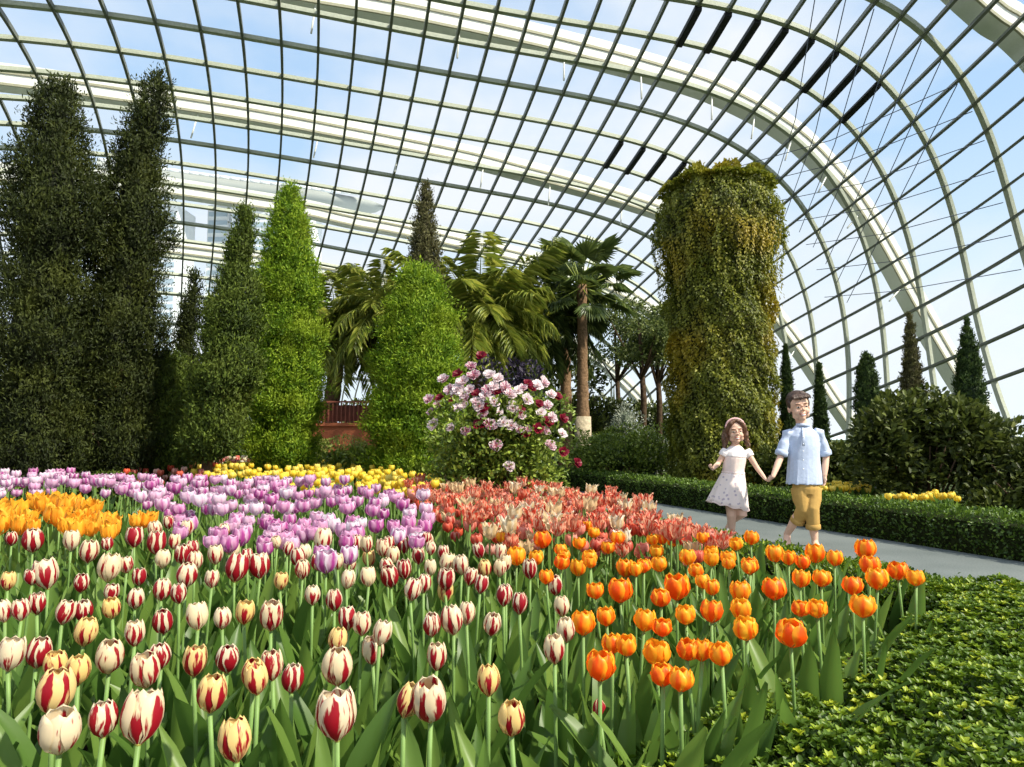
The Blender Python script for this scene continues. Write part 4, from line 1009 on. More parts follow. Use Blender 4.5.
# ---- traced blooms: x, y, width in the photograph, look  (c mostly cream, m even, r mostly crimson, y yellow tinged)
def conv(l, ox, oy, s): return [(ox + a / s, oy + b / s, w / s, k) for a, b, w, k in l]
STR = conv([(180, 58, 95, 'm'), (120, 65, 50, 'r'), (300, 90, 58, 'r'), (400, 35, 88, 'c'), (470, 20, 55, 'm'), (690, 60, 80, 'm'), (665, 130, 58, 'r'), (598, 115, 68, 'm'), (785, 75, 44, 'm'), (870, 35, 90, 'r'), (722, 8, 60, 'm'),
            (20, 195, 60, 'm'), (80, 190, 65, 'm'), (138, 168, 48, 'r'), (230, 200, 74, 'm'), (418, 182, 45, 'y'), (735, 215, 84, 'c'), (905, 200, 74, 'y'), (32, 360, 98, 'c'), (500, 280, 64, 'm'), (405, 365, 104, 'm'), (212, 390, 74, 'y'),
            (290, 415, 92, 'y'), (545, 415, 108, 'm'), (597, 360, 78, 'r'), (720, 385, 90, 'y'), (200, 500, 140, 'y'), (222, 640, 145, 'c'), (385, 600, 100, 'r'), (515, 600, 158, 'm'), (780, 505, 114, 'y'), (880, 680, 128, 'y'), (940, 430, 62, 'y')], 0, 560, 3.707) \
    + conv([(38, 25, 84, 'r'), (195, 40, 60, 'm'), (325, 10, 45, 'm'), (232, 135, 60, 'm'), (78, 215, 90, 'm'), (85, 400, 80, 'm'), (30, 450, 76, 'y'), (440, 65, 64, 'c'), (510, 25, 55, 'm'), (575, 40, 60, 'r'), (595, 115, 70, 'm'), (643, 92, 58, 'r'),
            (785, 20, 65, 'm'), (810, 65, 55, 'r'), (852, 95, 55, 'r'), (363, 225, 62, 'r'), (415, 240, 76, 'm'), (480, 276, 70, 'c'), (322, 300, 70, 'y'), (325, 400, 122, 'm'), (325, 585, 158, 'm'), (675, 245, 70, 'r'), (755, 230, 90, 'm'),
            (803, 205, 46, 'm'), (892, 242, 70, 'm'), (940, 140, 24, 'r'), (570, 530, 66, 'y'), (670, 525, 138, 'm'), (885, 455, 90, 'y')], 250, 560, 3.707) \
    + conv([(112, 40, 60, 'r'), (22, 130, 48, 'r'), (72, 168, 60, 'r'), (232, 175, 60, 'm'), (247, 265, 58, 'm'), (203, 340, 85, 'm'), (42, 595, 98, 'y')], 500, 560, 3.707) \
    + conv([(82, 288, 42, 'm'), (275, 298, 30, 'm'), (425, 305, 40, 'r'), (480, 310, 40, 'c')], 340, 450, 3.012) \
    + conv([(35, 300, 36, 'r'), (100, 305, 64, 'r'), (215, 308, 50, 'c'), (265, 340, 58, 'm'), (325, 315, 36, 'r'), (405, 295, 55, 'r'), (470, 270, 44, 'm'), (510, 250, 35, 'r'), (470, 315, 58, 'r'), (523, 310, 38, 'm'), (565, 270, 40, 'm'),
            (672, 275, 40, 'm'), (650, 350, 48, 'm'), (835, 310, 32, 'c'), (865, 330, 36, 'r'), (970, 305, 60, 'm'), (745, 355, 40, 'r')], 0, 440, 3.012)
TILT = {}
ORG = conv([(172, 62, 40), (225, 5, 60), (335, 5, 50), (463, 28, 68), (533, 22, 50), (355, 110, 68), (445, 112, 92), (597, 135, 74), (655, 100, 96), (728, 35, 58), (755, 77, 58), (787, 100, 50), (850, 10, 50), (925, 25, 56), (893, 115, 78), (895, 180, 78),
            (915, 250, 92), (690, 200, 76), (783, 190, 82), (308, 232, 92), (395, 208, 48), (532, 220, 86), (600, 245, 66), (418, 305, 80), (468, 312, 66), (692, 328, 74), (748, 332, 82), (822, 345, 90), (370, 390, 112), (604, 420, 54), (668, 437, 96)], 500, 560, 3.707) if False else []
def conv3(l, ox, oy, s): return [(ox + a / s, oy + b / s, w / s) for a, b, w in l]
ORG = conv3([(172, 62, 40), (225, 5, 60), (335, 5, 50), (463, 28, 68), (533, 22, 50), (355, 110, 68), (445, 112, 92), (597, 135, 74), (655, 100, 96), (728, 35, 58), (755, 77, 58), (787, 100, 50), (850, 10, 50), (925, 25, 56), (893, 115, 78), (895, 180, 78),
            (915, 250, 92), (690, 200, 76), (783, 190, 82), (308, 232, 92), (395, 208, 48), (532, 220, 86), (600, 245, 66), (418, 305, 80), (468, 312, 66), (692, 328, 74), (748, 332, 82), (822, 345, 90), (370, 390, 112), (604, 420, 54), (668, 437, 96)], 500, 560, 3.707) \
    + conv3([(85, 45, 60), (130, 60, 50), (180, 75, 50), (222, 45, 64), (285, 60, 55), (390, 30, 70), (405, 85, 68), (345, 150, 70), (430, 130, 74), (500, 100, 68), (560, 125, 60), (10, 85, 40), (168, 130, 60), (240, 125, 64), (82, 160, 84),
             (228, 228, 68), (172, 228, 58), (380, 218, 86), (137, 308, 104)], 750, 540, 3.38) \
    + conv3([(300, 190, 78), (480, 200, 66), (525, 200, 56), (735, 190, 70), (905, 220, 72), (975, 190, 78), (20, 280, 60), (155, 290, 80), (345, 345, 90), (430, 330, 78), (655, 290, 88), (865, 300, 80), (975, 335, 88), (388, 355, 50)], 560, 500, 5.12) \
    + conv3([(532, 318, 58), (665, 298, 40), (485, 262, 30), (613, 268, 56), (455, 420, 1)][:4], 340, 450, 3.012)
flame_p = [near_proto('flame', P_flame, k) for k in range(7)]; fu = [False] * 7
org_p = [near_proto('orange', P_orange, k) for k in range(6)]; ou = [False] * 6
bud_p = [near_proto('bud', P_flame, 3)]; bu = [False]
LOOK = {'c': 'mostly cream tulip', 'm': 'crimson flamed cream tulip', 'r': 'mostly crimson tulip', 'y': 'crimson flamed yellowish tulip'}
FC = {'c': (.20, .08, 0, 1), 'm': (.38, .08, 0, 1), 'r': (.60, .0, 0, 1), 'y': (.36, .70, 0, 1)}
items = []
def jig(c, s=.07): return (max(0, c[0] + random.uniform(-s, s)), max(0, min(1, c[1] + random.uniform(-s, s))), 0, 1)
for (x, y, wp, k) in STR:
    t = {(222, 640): .3}.get((round(x * 3.707), 0), 0)
    o = place_near(flame_p, fu, x, y, wp, 'flame', jig(FC[k]), .071, tilt=random.uniform(-.15, .15)); o['group'] = 'crimson and cream flamed tulips'; o['category'] = 'tulip'
    items.append(dict(px=x, py=y, o=o, k=k))
o = place_near(bud_p, bu, 500 + 370 / 3.707, 560 + 545 / 3.707, 12, 'bud', (.8, .2, 0, 1), .036, zc=.40)
tag(o, 'small closed red and green tulip bud low in front of the orange tulips', 'tulip', 'crimson and cream flamed tulips')
# fill between them where the photograph shows more, smaller and half hidden ones
def free(px, py, f=.6):
    return all((px - a) ** 2 + ((py - b) * 1.15) ** 2 > (f * max(w_, 5)) ** 2 for a, b, w_ in OCC)
def inpoly(x, y, poly):
    c = False; n = len(poly)
    for i in range(n):
        (x1, y1), (x2, y2) = poly[i], poly[(i + 1) % n]
        if (y1 > y) != (y2 > y) and x < (x2 - x1) * (y - y1) / (y2 - y1) + x1: c = not c
    return c
def scatter(poly, n, fmin, rng_, zc=.5, gap=1.0, tries=60):
    """scatter over the ground area whose blooms fill the picture polygon; spacing in metres"""
    out = []; pts = [G(x, y, zc) for x, y in poly]
    gp = [(p.x, p.y) for p in pts]; x0, x1 = min(p[0] for p in gp), max(p[0] for p in gp); y0, y1 = min(p[1] for p in gp), max(p[1] for p in gp)
    cell = {}
    for _ in range(n * tries):
        if len(out) >= n: break
        x, y = rng_.uniform(x0, x1), rng_.uniform(y0, y1)
        if not inpoly(x, y, gp): continue
        key = (int(x / gap), int(y / gap)); bad = False
        for i in (-1, 0, 1):
            for j in (-1, 0, 1):
                for (a, b) in cell.get((key[0] + i, key[1] + j), ()):
                    if (a - x) ** 2 + (b - y) ** 2 < gap * gap: bad = True
        if bad: continue
        px, py = proj((x, y, zc))
        if not free(px, py, fmin): continue
        cell.setdefault(key, []).append((x, y)); out.append((x, y, px, py))
    return out
rs = random.Random(5)
for (x, y, px, py) in scatter([(-30, 575), (200, 560), (400, 545), (560, 575), (560, 640), (480, 690), (-30, 700)], 26, 1.05, rs, gap=.10):
    k = rs.choice('mmrrcy'); d = G(px, py, .5).y
    o = place_near(flame_p, fu, px, py, .052 * FPX / d * rs.uniform(.85, 1.05), 'flame', jig(FC[k]), .071, zc=rs.uniform(.43, .47)); o['group'] = 'crimson and cream flamed tulips'; o['category'] = 'tulip'
    items.append(dict(px=px, py=py, o=o, k=k))
for (x, y, px, py) in scatter([(150, 548), (300, 548), (430, 535), (540, 565), (500, 585), (250, 570), (150, 565)], 18, .8, rs, gap=.09):
    k = rs.choice('mmrrc'); d = G(px, py, .5).y
    o = place_near(flame_p, fu, px, py, .056 * FPX / d * rs.uniform(.85, 1.1), 'flame', jig(FC[k]), .071, zc=rs.uniform(.46, .50)); o['group'] = 'crimson and cream flamed tulips'; o['category'] = 'tulip'
    items.append(dict(px=px, py=py, o=o, k=k))
row_labels(items, 14, lambda it, r, i, n: f"{LOOK[it['k']]}, {ORD[i]} from the left, {ORD[r]} flamed row from the front")
items = []
for (x, y, wp) in ORG:
    red = rs.random() < .25
    o = place_near(org_p, ou, x, y, wp, 'orange', (rs.uniform(.22, .42) if not red else .55, rs.random(), 0, 1), .073, tilt=random.uniform(-.1, .1)); tag(o, None, 'tulip', 'orange double tulips')
    items.append(dict(px=x, py=y, o=o, k='red-orange tulip' if red else 'bright yellow-edged orange tulip'))
for (x, y, px, py) in scatter([(500, 560), (600, 520), (760, 545), (880, 560), (900, 580), (800, 610), (720, 650), (600, 660), (560, 590)], 12, 1.0, rs, gap=.09):
    d = G(px, py, .5).y
    o = place_near(org_p, ou, px, py, .058 * FPX / d, 'orange', (rs.uniform(.15, .36), rs.random(), 0, 1), .073, zc=.46); tag(o, None, 'tulip', 'orange double tulips')
    items.append(dict(px=px, py=py, o=o, k='bright yellow-edged orange tulip'))
row_labels(items, 12, lambda it, r, i, n: f"{it['k']}, {ORD[i]} from the left, {ORD[r]} orange row from the front")

# ---- golden cluster at the left
lily_p = [near_proto('lily', P_lily, k) for k in range(4)]; lu = [False] * 4; items = []
LILY = conv3([(10, 205, 60), (55, 215, 60), (25, 240, 60), (80, 245, 50), (60, 262, 50), (130, 200, 60), (165, 190, 55), (145, 225, 55), (190, 205, 55), (215, 195, 50), (180, 240, 55), (215, 255, 55), (245, 210, 60), (270, 220, 60), (250, 250, 55), (285, 245, 50), (235, 275, 50),
              (285, 205, 40), (315, 255, 55), (340, 270, 55), (330, 285, 45), (430, 243, 45), (455, 240, 35), (408, 248, 35), (100, 265, 40), (200, 265, 45), (275, 268, 45), (-15, 225, 60), (110, 190, 45), (0, 262, 50)], 0, 440, 3.012)
for (x, y, wp) in LILY:
    o = place_near(lily_p, lu, x, y, wp, 'lily', (rs.uniform(.1, .4), rs.random() * .6, 0, 1), .074, tilt=rs.uniform(-.25, .25)); tag(o, None, 'tulip', 'golden orange flared tulips'); items.append(dict(px=x, py=y, o=o))
row_labels(items, 10, lambda it, r, i, n: f"golden orange flared tulip, {ORD[i]} from the left in {['front', 'middle', 'back'][min(r, 2)]} row of the golden cluster")

# ---- mauve drift
mv_p = [near_proto('mauve', P_mauve, k) for k in range(5)]; mu = [False] * 5; items = []
MV = [(100, 490, 'x')]
MAUVE = [(-30, 480), (60, 479), (150, 485), (300, 484), (400, 496), (440, 512), (425, 540), (330, 562), (250, 560), (190, 540), (150, 515), (100, 492), (-30, 498)]
mv = sorted(scatter(MAUVE, 330, .42, rs, gap=.078), key=lambda t: -t[3])
N_NEAR = len([o for o in COL.objects if o.parent is None and o.get('category') == 'tulip'])
for (x, y, px, py) in mv[:300 - N_NEAR]:
    d = G(px, py, .5).y
    o = place_near(mv_p, mu, px, py, .070 * FPX / d * rs.uniform(.85, 1.12), 'mauve', (rs.uniform(-.05, .5), rs.choice((0, 0, .2, .9 if px > 300 else .3)), 0, 1), .064, zc=rs.uniform(.48, .52)); tag(o, None, 'tulip', 'mauve pink tulips')
    OCC[-1] = (px, py, OCC[-1][2] * .8); items.append(dict(px=px, py=py, o=o))
row_labels(items, 12, lambda it, r, i, n: f"mauve pink tulip, {ORD[i]} from the left in {ORD[r]} row of the mauve drift's front edge")
for k, o in enumerate(list(COL.objects)):   # prototypes that were never used
    if o.parent is None and o.location.y < -40 and o.name.startswith('tulip'):
        for c in list(o.children_recursive): bpy.data.objects.remove(c)
        bpy.data.objects.remove(o)

# ---- farther drifts: past the 300 nearest tulips, the rest of them is one object of its varieties
far = empty('tulips', (0, 0, 0)); tag(far, 'all the smaller tulips of the far mauve, yellow, salmon, red and pink drifts', 'tulips', kind='stuff')
def merged(name, meshes, mats, xf, label, parent, tints=None):
    """one mesh of many plants: xf list of (index, x, y, rz, sxy, sz)"""
    VV, LI, PS, PT, MI, UV, TN, RN = [], [], [], [], [], [], [], []; vb = 0; lb = 0
    arr = []
    for me in meshes:
        v = np.empty(len(me.vertices) * 3, np.float32); me.vertices.foreach_get('co', v)
        li = np.empty(len(me.loops), np.int32); me.loops.foreach_get('vertex_index', li)
        ps = np.empty(len(me.polygons), np.int32); me.polygons.foreach_get('loop_start', ps)
        mi = np.empty(len(me.polygons), np.int32); me.polygons.foreach_get('material_index', mi)
        uv = np.empty(len(me.loops) * 2, np.float32); me.uv_layers[0].data.foreach_get('uv', uv)
        rn = np.empty(len(me.vertices), np.float32); me.attributes['rnd'].data.foreach_get('value', rn)
        arr.append((v.reshape(-1, 3), li, ps, mi, uv, rn))
    for q, (k, x, y, rz, sxy, sz) in enumerate(xf):
        v, li, ps, mi, uv, rn = arr[k]; c, s = math.cos(rz), math.sin(rz)
        V = np.stack([(v[:, 0] * c - v[:, 1] * s) * sxy + x, (v[:, 0] * s + v[:, 1] * c) * sxy + y, v[:, 2] * sz], 1)
        VV.append(V); LI.append(li + vb); PS.append(ps + lb); MI.append(mi); UV.append(uv); RN.append(rn)
        TN.append(np.tile(np.array([*(tints[q] if tints else (.3, .3)), rs.random(), 1], np.float32), (len(v), 1)))
        vb += len(v); lb += len(li)
    me = bpy.data.meshes.new(name); VV = np.concatenate(VV); LI = np.concatenate(LI); PS = np.concatenate(PS)
    me.vertices.add(len(VV)); me.vertices.foreach_set('co', VV.astype(np.float32).ravel()); me.loops.add(len(LI)); me.loops.foreach_set('vertex_index', LI)
    me.polygons.add(len(PS)); me.polygons.foreach_set('loop_start', PS); me.polygons.foreach_set('material_index', np.concatenate(MI))
    me.uv_layers.new(name='UVMap').data.foreach_set('uv', np.concatenate(UV))
    me.attributes.new('rnd', 'FLOAT', 'POINT').data.foreach_set('value', np.concatenate(RN)); me.attributes.new('tint', 'FLOAT_COLOR', 'POINT').data.foreach_set('color', np.concatenate(TN).ravel())
    me.update(calc_edges=True)
    o = obj(name, me, parent, mats); o['label'] = label; o['kind'] = 'stuff'
    return o
PA = {}
def drift(kind, pm, pts, label, name, sizes=(.95, 1.2), colr=(0, .6), coly=(0, .6), hgt=.43, nv=5):
    if pm not in PA: PA[pm] = petalmat(pm + '_drift', *PDEF[pm], attr=True)
    pr = [far_proto(kind, PA[pm], k, hgt=hgt) for k in range(nv)]
    xf = []; tn = []
    for (x, y, px, py) in pts:
        s = rs.uniform(*sizes); xf.append((rs.randrange(nv), x, y, rs.random() * 6.28, s * 1.1, s)); tn.append((rs.uniform(*colr), rs.uniform(*coly)))
        OCC.append((px, py, 3))
    merged(name, [p[0] for p in pr], pr[0][1], xf, label, far, tn)
    return len(xf)
PDEF = {'mauve': ((.76, .42, .62), (.45, .06, .30), (.88, .82, .86), 'grad', .4), 'yellow': ((.95, .76, .07), (.88, .60, .03), (.95, .84, .30), 'grad', .4),
        'salmon': ((.84, .40, .24), (.66, .06, .03), (.90, .66, .46), 'parrot', .4), 'red': ((.75, .12, .05), (.45, .03, .02), (.85, .60, .50), 'grad', .4), 'cream': ((.85, .80, .62), (.75, .55, .30), (.88, .86, .78), 'grad', .4)}
cnt = [N_NEAR, len(mv)]
cnt.append(drift('mauve', 'mauve', mv[300 - N_NEAR:], 'mauve pink tulips of the long drift behind the flamed tulips', 'mauve_tulips', hgt=.45, colr=(-.05, .5), coly=(0, .8), sizes=(1.0, 1.22)))
cnt.append(drift('yellow', 'yellow', scatter([(205, 470), (300, 463), (380, 473), (445, 486), (440, 497), (360, 494), (250, 487), (190, 478)], 420, .25, rs, zc=.47, gap=.070), 'yellow tulips of the drift below the bright conifers', 'yellow_tulips'))
SAL = [(400, 488), (470, 484), (570, 492), (640, 508), (700, 530), (745, 548), (700, 552), (640, 546), (560, 540), (500, 545), (445, 520), (420, 503)]
sal = scatter(SAL, 520, .45, rs, zc=.47, gap=.072)
cnt.append(drift('parrot', 'salmon', sal[::3], 'salmon red ragged tulips in the drift along the path hedge', 'salmon_tulips', nv=6, colr=(.2, .6)))
cnt.append(drift('parrot', 'cream', sal[1::8], 'pale peach ragged tulips among the salmon ones', 'peach_tulips', nv=4, colr=(.5, 1.1)))
cnt.append(drift('red', 'red', [p for i, p in enumerate(sal) if i % 3 and i % 8 != 1], 'orange red tulips among the salmon ones', 'orange_red_tulips', nv=4, sizes=(.85, 1.05), colr=(-.2, .5), coly=(0, .7)))
cnt.append(drift('red', 'red', scatter([(60, 466), (130, 463), (215, 462), (325, 463), (300, 467), (215, 471), (200, 483), (140, 481), (60, 475)], 300, .2, rs, zc=.47, gap=.085), 'small red tulips of the far drift under the junipers', 'red_tulips', coly=(0, 1)))
cnt.append(drift('yellow', 'cream', scatter([(190, 461), (330, 461), (330, 464), (190, 463)], 90, .2, rs, zc=.47, gap=.09), 'small cream tulips at the back of the bed', 'cream_tulips'))
cnt.append(drift('mauve', 'mauve', scatter([(130, 461), (215, 460), (215, 463), (140, 465)], 90, .2, rs, zc=.47, gap=.10), 'small pink tulips at the far back of the bed', 'pink_tulips'))
def free_spot(pts): return pts
yb = [(X(px, Y).x, Y, px, 497) for px, Y in [(814 + (i * 37 % 52) , 7.35 + (i * 13 % 10) * .08) for i in range(70)]]
cnt.append(drift('yellow', 'yellow', yb, 'yellow tulips beyond the clipped hedge right of the boy', 'bright_yellow_tulips', hgt=.31, sizes=(.95, 1.1)))
yc = [(X(px, Y).x, Y, px, 505) for px, Y in [(888 + (i * 37 % 66) , 6.42 + (i * 13 % 8) * .07) for i in range(30)]]
cnt.append(drift('yellow', 'yellow', yc, 'yellow tulips at the foot of the dark bush', 'low_yellow_tulips', hgt=.32, sizes=(.9, 1.05)))
print('drift counts', cnt)
# leafy plants between the flowering ones
pl = []
for k in range(5):
    m = MB(); g_ = random.Random(k)
    for q in range(4): leaf_blade(m, q * 1.7 + g_.random(), g_.uniform(.24, .42), g_.uniform(.038, .066), g_.uniform(.1, 1.1), g_.uniform(-.7, .7), g_.uniform(.1, .95), n=7)
    pl.append(m.mesh('young_tulip'))
OCC2, OCC = OCC, []
lp = scatter([(-60, 545), (200, 530), (420, 520), (700, 540), (880, 565), (915, 590), (760, 660), (600, 740), (560, 900), (-60, 900)], 420, .0, rs, gap=.066, zc=.35)
OCC = OCC2
lf = merged('tulip_foliage', pl, [M_tleaf], [(rs.randrange(5), x, y, rs.random() * 6.28, rs.uniform(.85, 1.15), rs.uniform(.85, 1.15)) for x, y, a, b in lp], 'dense green tulip leaves filling the bed between the stems', None)
lf['category'] = 'leaves'

# ---- rose bush with big two-tone blooms
rb = bush('rose_bush', X(497, 6.2), (.72, .55, 1.40), M_shrub, 'big rounded bush covered with white and wine red blooms, left of the path', 'flowering bush', n=16000, leafl=.045, leafw=.026, lumps=34, seed=31, stems=20, core=False)
rb_loc = rb.location.copy()
M_w = petalmat('white_pink_petal', (.84, .74, .74), (.34, .03, .12), (.88, .84, .84), 'grad', .35); M_r = petalmat('wine_red_petal', (.20, .004, .022), (.10, .002, .010), (.28, .008, .04), 'grad', .12)
M_eye = plain('dark_flower_centre', (.20, .05, .03), .7, .2)
def bloom(name, mat, r, g, layers=4):
    m = MB()
    for L in range(layers):
        npet = 9 - L * 2; R0_ = r * (1 - .22 * L)
        for q in range(npet):
            rr = R0_; a = q * 2 * PI / npet + L * .4 + g.uniform(-.15, .15); h = Vector((math.cos(a), math.sin(a), 0)); s = Vector((-math.sin(a), math.cos(a), 0)); up = .22 + .34 * L + g.uniform(-.12, .16); rr *= g.uniform(.82, 1.12)
            vs = []; uv = []
            for (v, wd) in ((0.12, .12), (.45, .40), (.8, .46), (1.0, .22)):
                for u in (-1, 0, 1): vs.append(h * rr * v + s * u * wd * rr * .75 + Vector((0, 0, rr * (up * v ** 1.2 + .07 * abs(u) + .05 * g.random())))); uv.append((u * .5 + .5, v))
            m.add(vs, [(i * 3 + j, i * 3 + j + 1, i * 3 + j + 4, i * 3 + j + 3) for i in range(3) for j in range(2)], 0, uv)
    m.ell((0, 0, r * .14), (r * .16, r * .16, r * .10), 8, 5, mi=1)
    me = m.mesh(name); me.materials.append(mat); me.materials.append(M_eye); me.polygons.foreach_set('use_smooth', np.ones(len(me.polygons), bool)); return me
gb_ = random.Random(3)
BW = [bloom('bloom', M_w, .062, gb_) for _ in range(3)]; BR = [bloom('bloom', M_r, .058, gb_, 4) for _ in range(2)]
ROSE = [(445, 380, 'w'), (458, 374, 'r'), (450, 390, 'w'), (440, 398, 'r'), (474, 376, 'w'), (487, 374, 'w'), (481, 356, 'r'), (463, 382, 'w'), (438, 405, 'w'), (458, 408, 'w'), (431, 412, 'w'), (476, 402, 'w'), (484, 408, 'r'), (497, 392, 'r'), (498, 379, 'w'), (488, 391, 'w'),
        (481, 424, 'R'), (499, 412, 'w'), (510, 395, 'w'), (518, 391, 'w'), (527, 400, 'w'), (532, 389, 'r'), (537, 386, 'w'), (539, 404, 'r'), (551, 395, 'w'), (557, 397, 'r'), (547, 406, 'w'), (552, 418, 'w'), (563, 419, 'r'), (548, 422, 'r'), (546, 431, 'w'), (562, 434, 'w'), (550, 446, 'w'), (563, 452, 'R'),
        (496, 446, 'w'), (509, 467, 'w'), (525, 434, 'r'), (512, 404, 'w'), (520, 410, 'r'), (470, 390, 'w'), (505, 388, 'w'), (453, 399, 'r'), (494, 402, 'w'), (541, 413, 'w'), (471, 367, 'w'), (434, 425, 'w'), (577, 463, 'r'), (429, 400, 'w'), (523, 388, 'w'), (503, 423, 'w')]
for _ in range(26): ROSE.append((rs.uniform(436, 566), rs.uniform(374, 432) , rs.choice('wwwr')))
ROSE = [t for t in ROSE if ((t[0] - 500) / 76) ** 2 + ((t[1] - 440) / 82) ** 2 < 1.15 or t in ROSE[:48]]
for (x, y, k) in ROSE:
    # the bloom sits on the near shell of the bush
    ex = (x - 497) / FPX * 6.2 / .78; zz = W(x, y, 6.2).z; ez = (zz - .70) / .95
    q = max(.05, 1 - ex * ex - ez * ez); Yb = 6.2 - .50 * math.sqrt(q)
    p = W(x, y, Yb) - rb_loc
    me = rs.choice(BW if k == 'w' else BR)
    o = bpy.data.objects.new('bloom', me); COL.objects.link(o); o.parent = rb; o.location = p
    dirv = Vector((ex * .9 + rs.uniform(-.3, .3), -1.0, .5 + ez * .5 + rs.uniform(-.2, .3))); o.rotation_euler = dirv.to_track_quat('Z', 'Y').to_euler()
    s = rs.uniform(.72, 1.1) * (.9 if k != 'R' else 1.05); o.scale = (s, s, s); o.color = (rs.uniform(.1, .65) if k == 'w' else .5, rs.random() * .5, 0, 1)
    o['label'] = 'white and pink bloom' if k == 'w' else 'wine red bloom'
# ================================================================== THE TWO CHILDREN
def fuse(name, mb, mats, parent, voxel, smooth_it=4, loc=None):
    """turn overlapping closed volumes into one continuous surface"""
    me = mb.mesh('tmp'); o = bpy.data.objects.new('tmp', me); COL.objects.link(o)
    r = o.modifiers.new('r', 'REMESH'); r.mode = 'VOXEL'; r.voxel_size = voxel; r.use_smooth_shade = True
    s = o.modifiers.new('s', 'SMOOTH'); s.factor = .5; s.iterations = smooth_it
    dg = bpy.context.evaluated_depsgraph_get(); out = bpy.data.meshes.new_from_object(o.evaluated_get(dg))
    bpy.data.objects.remove(o); bpy.data.meshes.remove(me)
    out.name = name; out.materials.clear()
    return obj(name, out, parent, mats)
M_skin = plain('skin', (.74, .47, .34), .5, .35, var=.05, scale=6)
M_hairb = plain('dark_brown_hair', (.055, .028, .016), .45, .5, var=.4, scale=60, bump=.5)
M_hairg = plain('brown_hair', (.13, .060, .030), .45, .5, var=.4, scale=60, bump=.5)
M_shirt = plain('pale_blue_cotton', (.50, .58, .74), .85, .1, var=.06, scale=40, bump=.15)
M_shirt_d = plain('white_button', (.8, .8, .8), .4, .4, var=0)
M_khaki = plain('khaki_cotton', (.50, .31, .095), .85, .1, var=.10, scale=20, bump=.2)
M_dress = plain('pale_pink_cotton', (.84, .68, .62), .85, .1, var=.05, scale=30, bump=.1)
M_yoke = plain('white_cotton', (.86, .80, .78), .85, .1, var=.04, scale=30)
M_print, t_, o_ = newmat('white_printed_cotton')
b_ = pb(t_, None, .85, .1); tcn = t_.nodes.new('ShaderNodeTexCoord'); vo = t_.nodes.new('ShaderNodeTexVoronoi'); vo.inputs['Scale'].default_value = 26; t_.links.new(tcn.outputs['Object'], vo.inputs['Vector'])
rr_ = t_.nodes.new('ShaderNodeValToRGB'); rr_.color_ramp.elements[0].position = .20; rr_.color_ramp.elements[0].color = (.50, .42, .48, 1); rr_.color_ramp.elements[1].position = .34; rr_.color_ramp.elements[1].color = (.86, .74, .69, 1)
t_.links.new(vo.outputs['Distance'], rr_.inputs[0]); t_.links.new(rr_.outputs[0], b_.inputs['Base Color']); t_.links.new(b_.outputs[0], o_.inputs[0])
M_eyew = plain('eye_white', (.66, .62, .60), .6, .2, var=0); M_iris = plain('dark_brown_iris', (.02, .012, .008), .5, .2, var=0)
M_lip = plain('lip', (.55, .16, .13), .5, .3, var=.05); M_teeth = plain('teeth', (.88, .86, .82), .3, .5, var=0)
M_shoe_w = plain('white_shoe', (.80, .78, .74), .6, .3, var=.05); M_shoe_b = plain('tan_sandal', (.34, .19, .09), .6, .3, var=.1)
M_band = plain('pink_headband', (.80, .50, .48), .6, .3, var=.05)

def head_parts(s, R, c, mb):
    """adds a modelled head to mb; c centre of the skull, R its rotation, s its scale"""
    def T(p): return c + R @ (Vector(p) * s)
    def E(p, r, n=14): mb.ell(T(p), [q * s for q in r], n, 10, rot=R)
    E((0, .012, .028), (.073, .088, .086), 18); E((0, -.018, -.030), (.058, .062, .064)); E((0, -.050, -.080), (.024, .022, .020))
    for sg in (-1, 1):
        E((sg * .033, -.056, -.032), (.025, .022, .024)); E((sg * .072, .006, -.012), (.010, .016, .027)); E((sg * .028, -.070, .028), (.020, .009, .007))
        E((sg * .040, -.025, -.062), (.022, .03, .024))
    mb.tube([T((0, -.080, .016)), T((0, -.092, -.004)), T((0, -.100, -.020))], [.007 * s, .009 * s, .012 * s], 8)
    E((-.011, -.090, -.022), (.008, .008, .007)); E((.011, -.090, -.022), (.008, .008, .007)); E((0, -.082, -.050), (.020, .010, .012))
    return T
def face(root, T, R, s, smile=1.0, hair=None):
    for sg in (-1, 1):
        m = MB(); m.ell(T((sg * .029, -.0785, .003)), [.0125 * s, .007 * s, .0062 * s], 12, 8, rot=R); e = m.build('eye', M_eyew, root)
        m = MB(); m.ell(T((sg * .029, -.0838, .003)), [.0078 * s, .0036 * s, .0062 * s], 10, 6, rot=R); m.build('iris', M_iris, e)
        m = MB(); m.tube([T((sg * .047, -.073, .024)), T((sg * .032, -.0845, .030)), T((sg * .013, -.086, .025))], [.0015 * s, .0035 * s, .002 * s], 5); m.build('eyebrow', hair or M_hairb, root)
    lip = [T((u * .027 * s / s, -.0900 + .016 * u * u, -.051 + .010 * smile * u * u)) for u in (-1, -.6, -.2, .2, .6, 1)]
    low = [T((u * .025, -.0885 + .016 * u * u, -.0585 - .006 * smile * (1 - u * u) + .012 * smile * u * u)) for u in (-1, -.6, -.2, .2, .6, 1)]
    m = MB(); m.tube(lip, [.001 * s, .003 * s, .0038 * s, .0038 * s, .003 * s, .001 * s], 6); m.tube(low, [.001 * s, .0032 * s, .0042 * s, .0042 * s, .0032 * s, .001 * s], 6); mo = m.build('mouth', M_lip, root)
    mid = [(a + b) / 2 + R @ Vector((0, .0012, 0)) for a, b in zip(lip, low)]
    m = MB(); m.tube(mid[1:-1], [.0035 * s, .0066 * s, .0066 * s, .0035 * s], 8); m.build('teeth', M_teeth, mo)
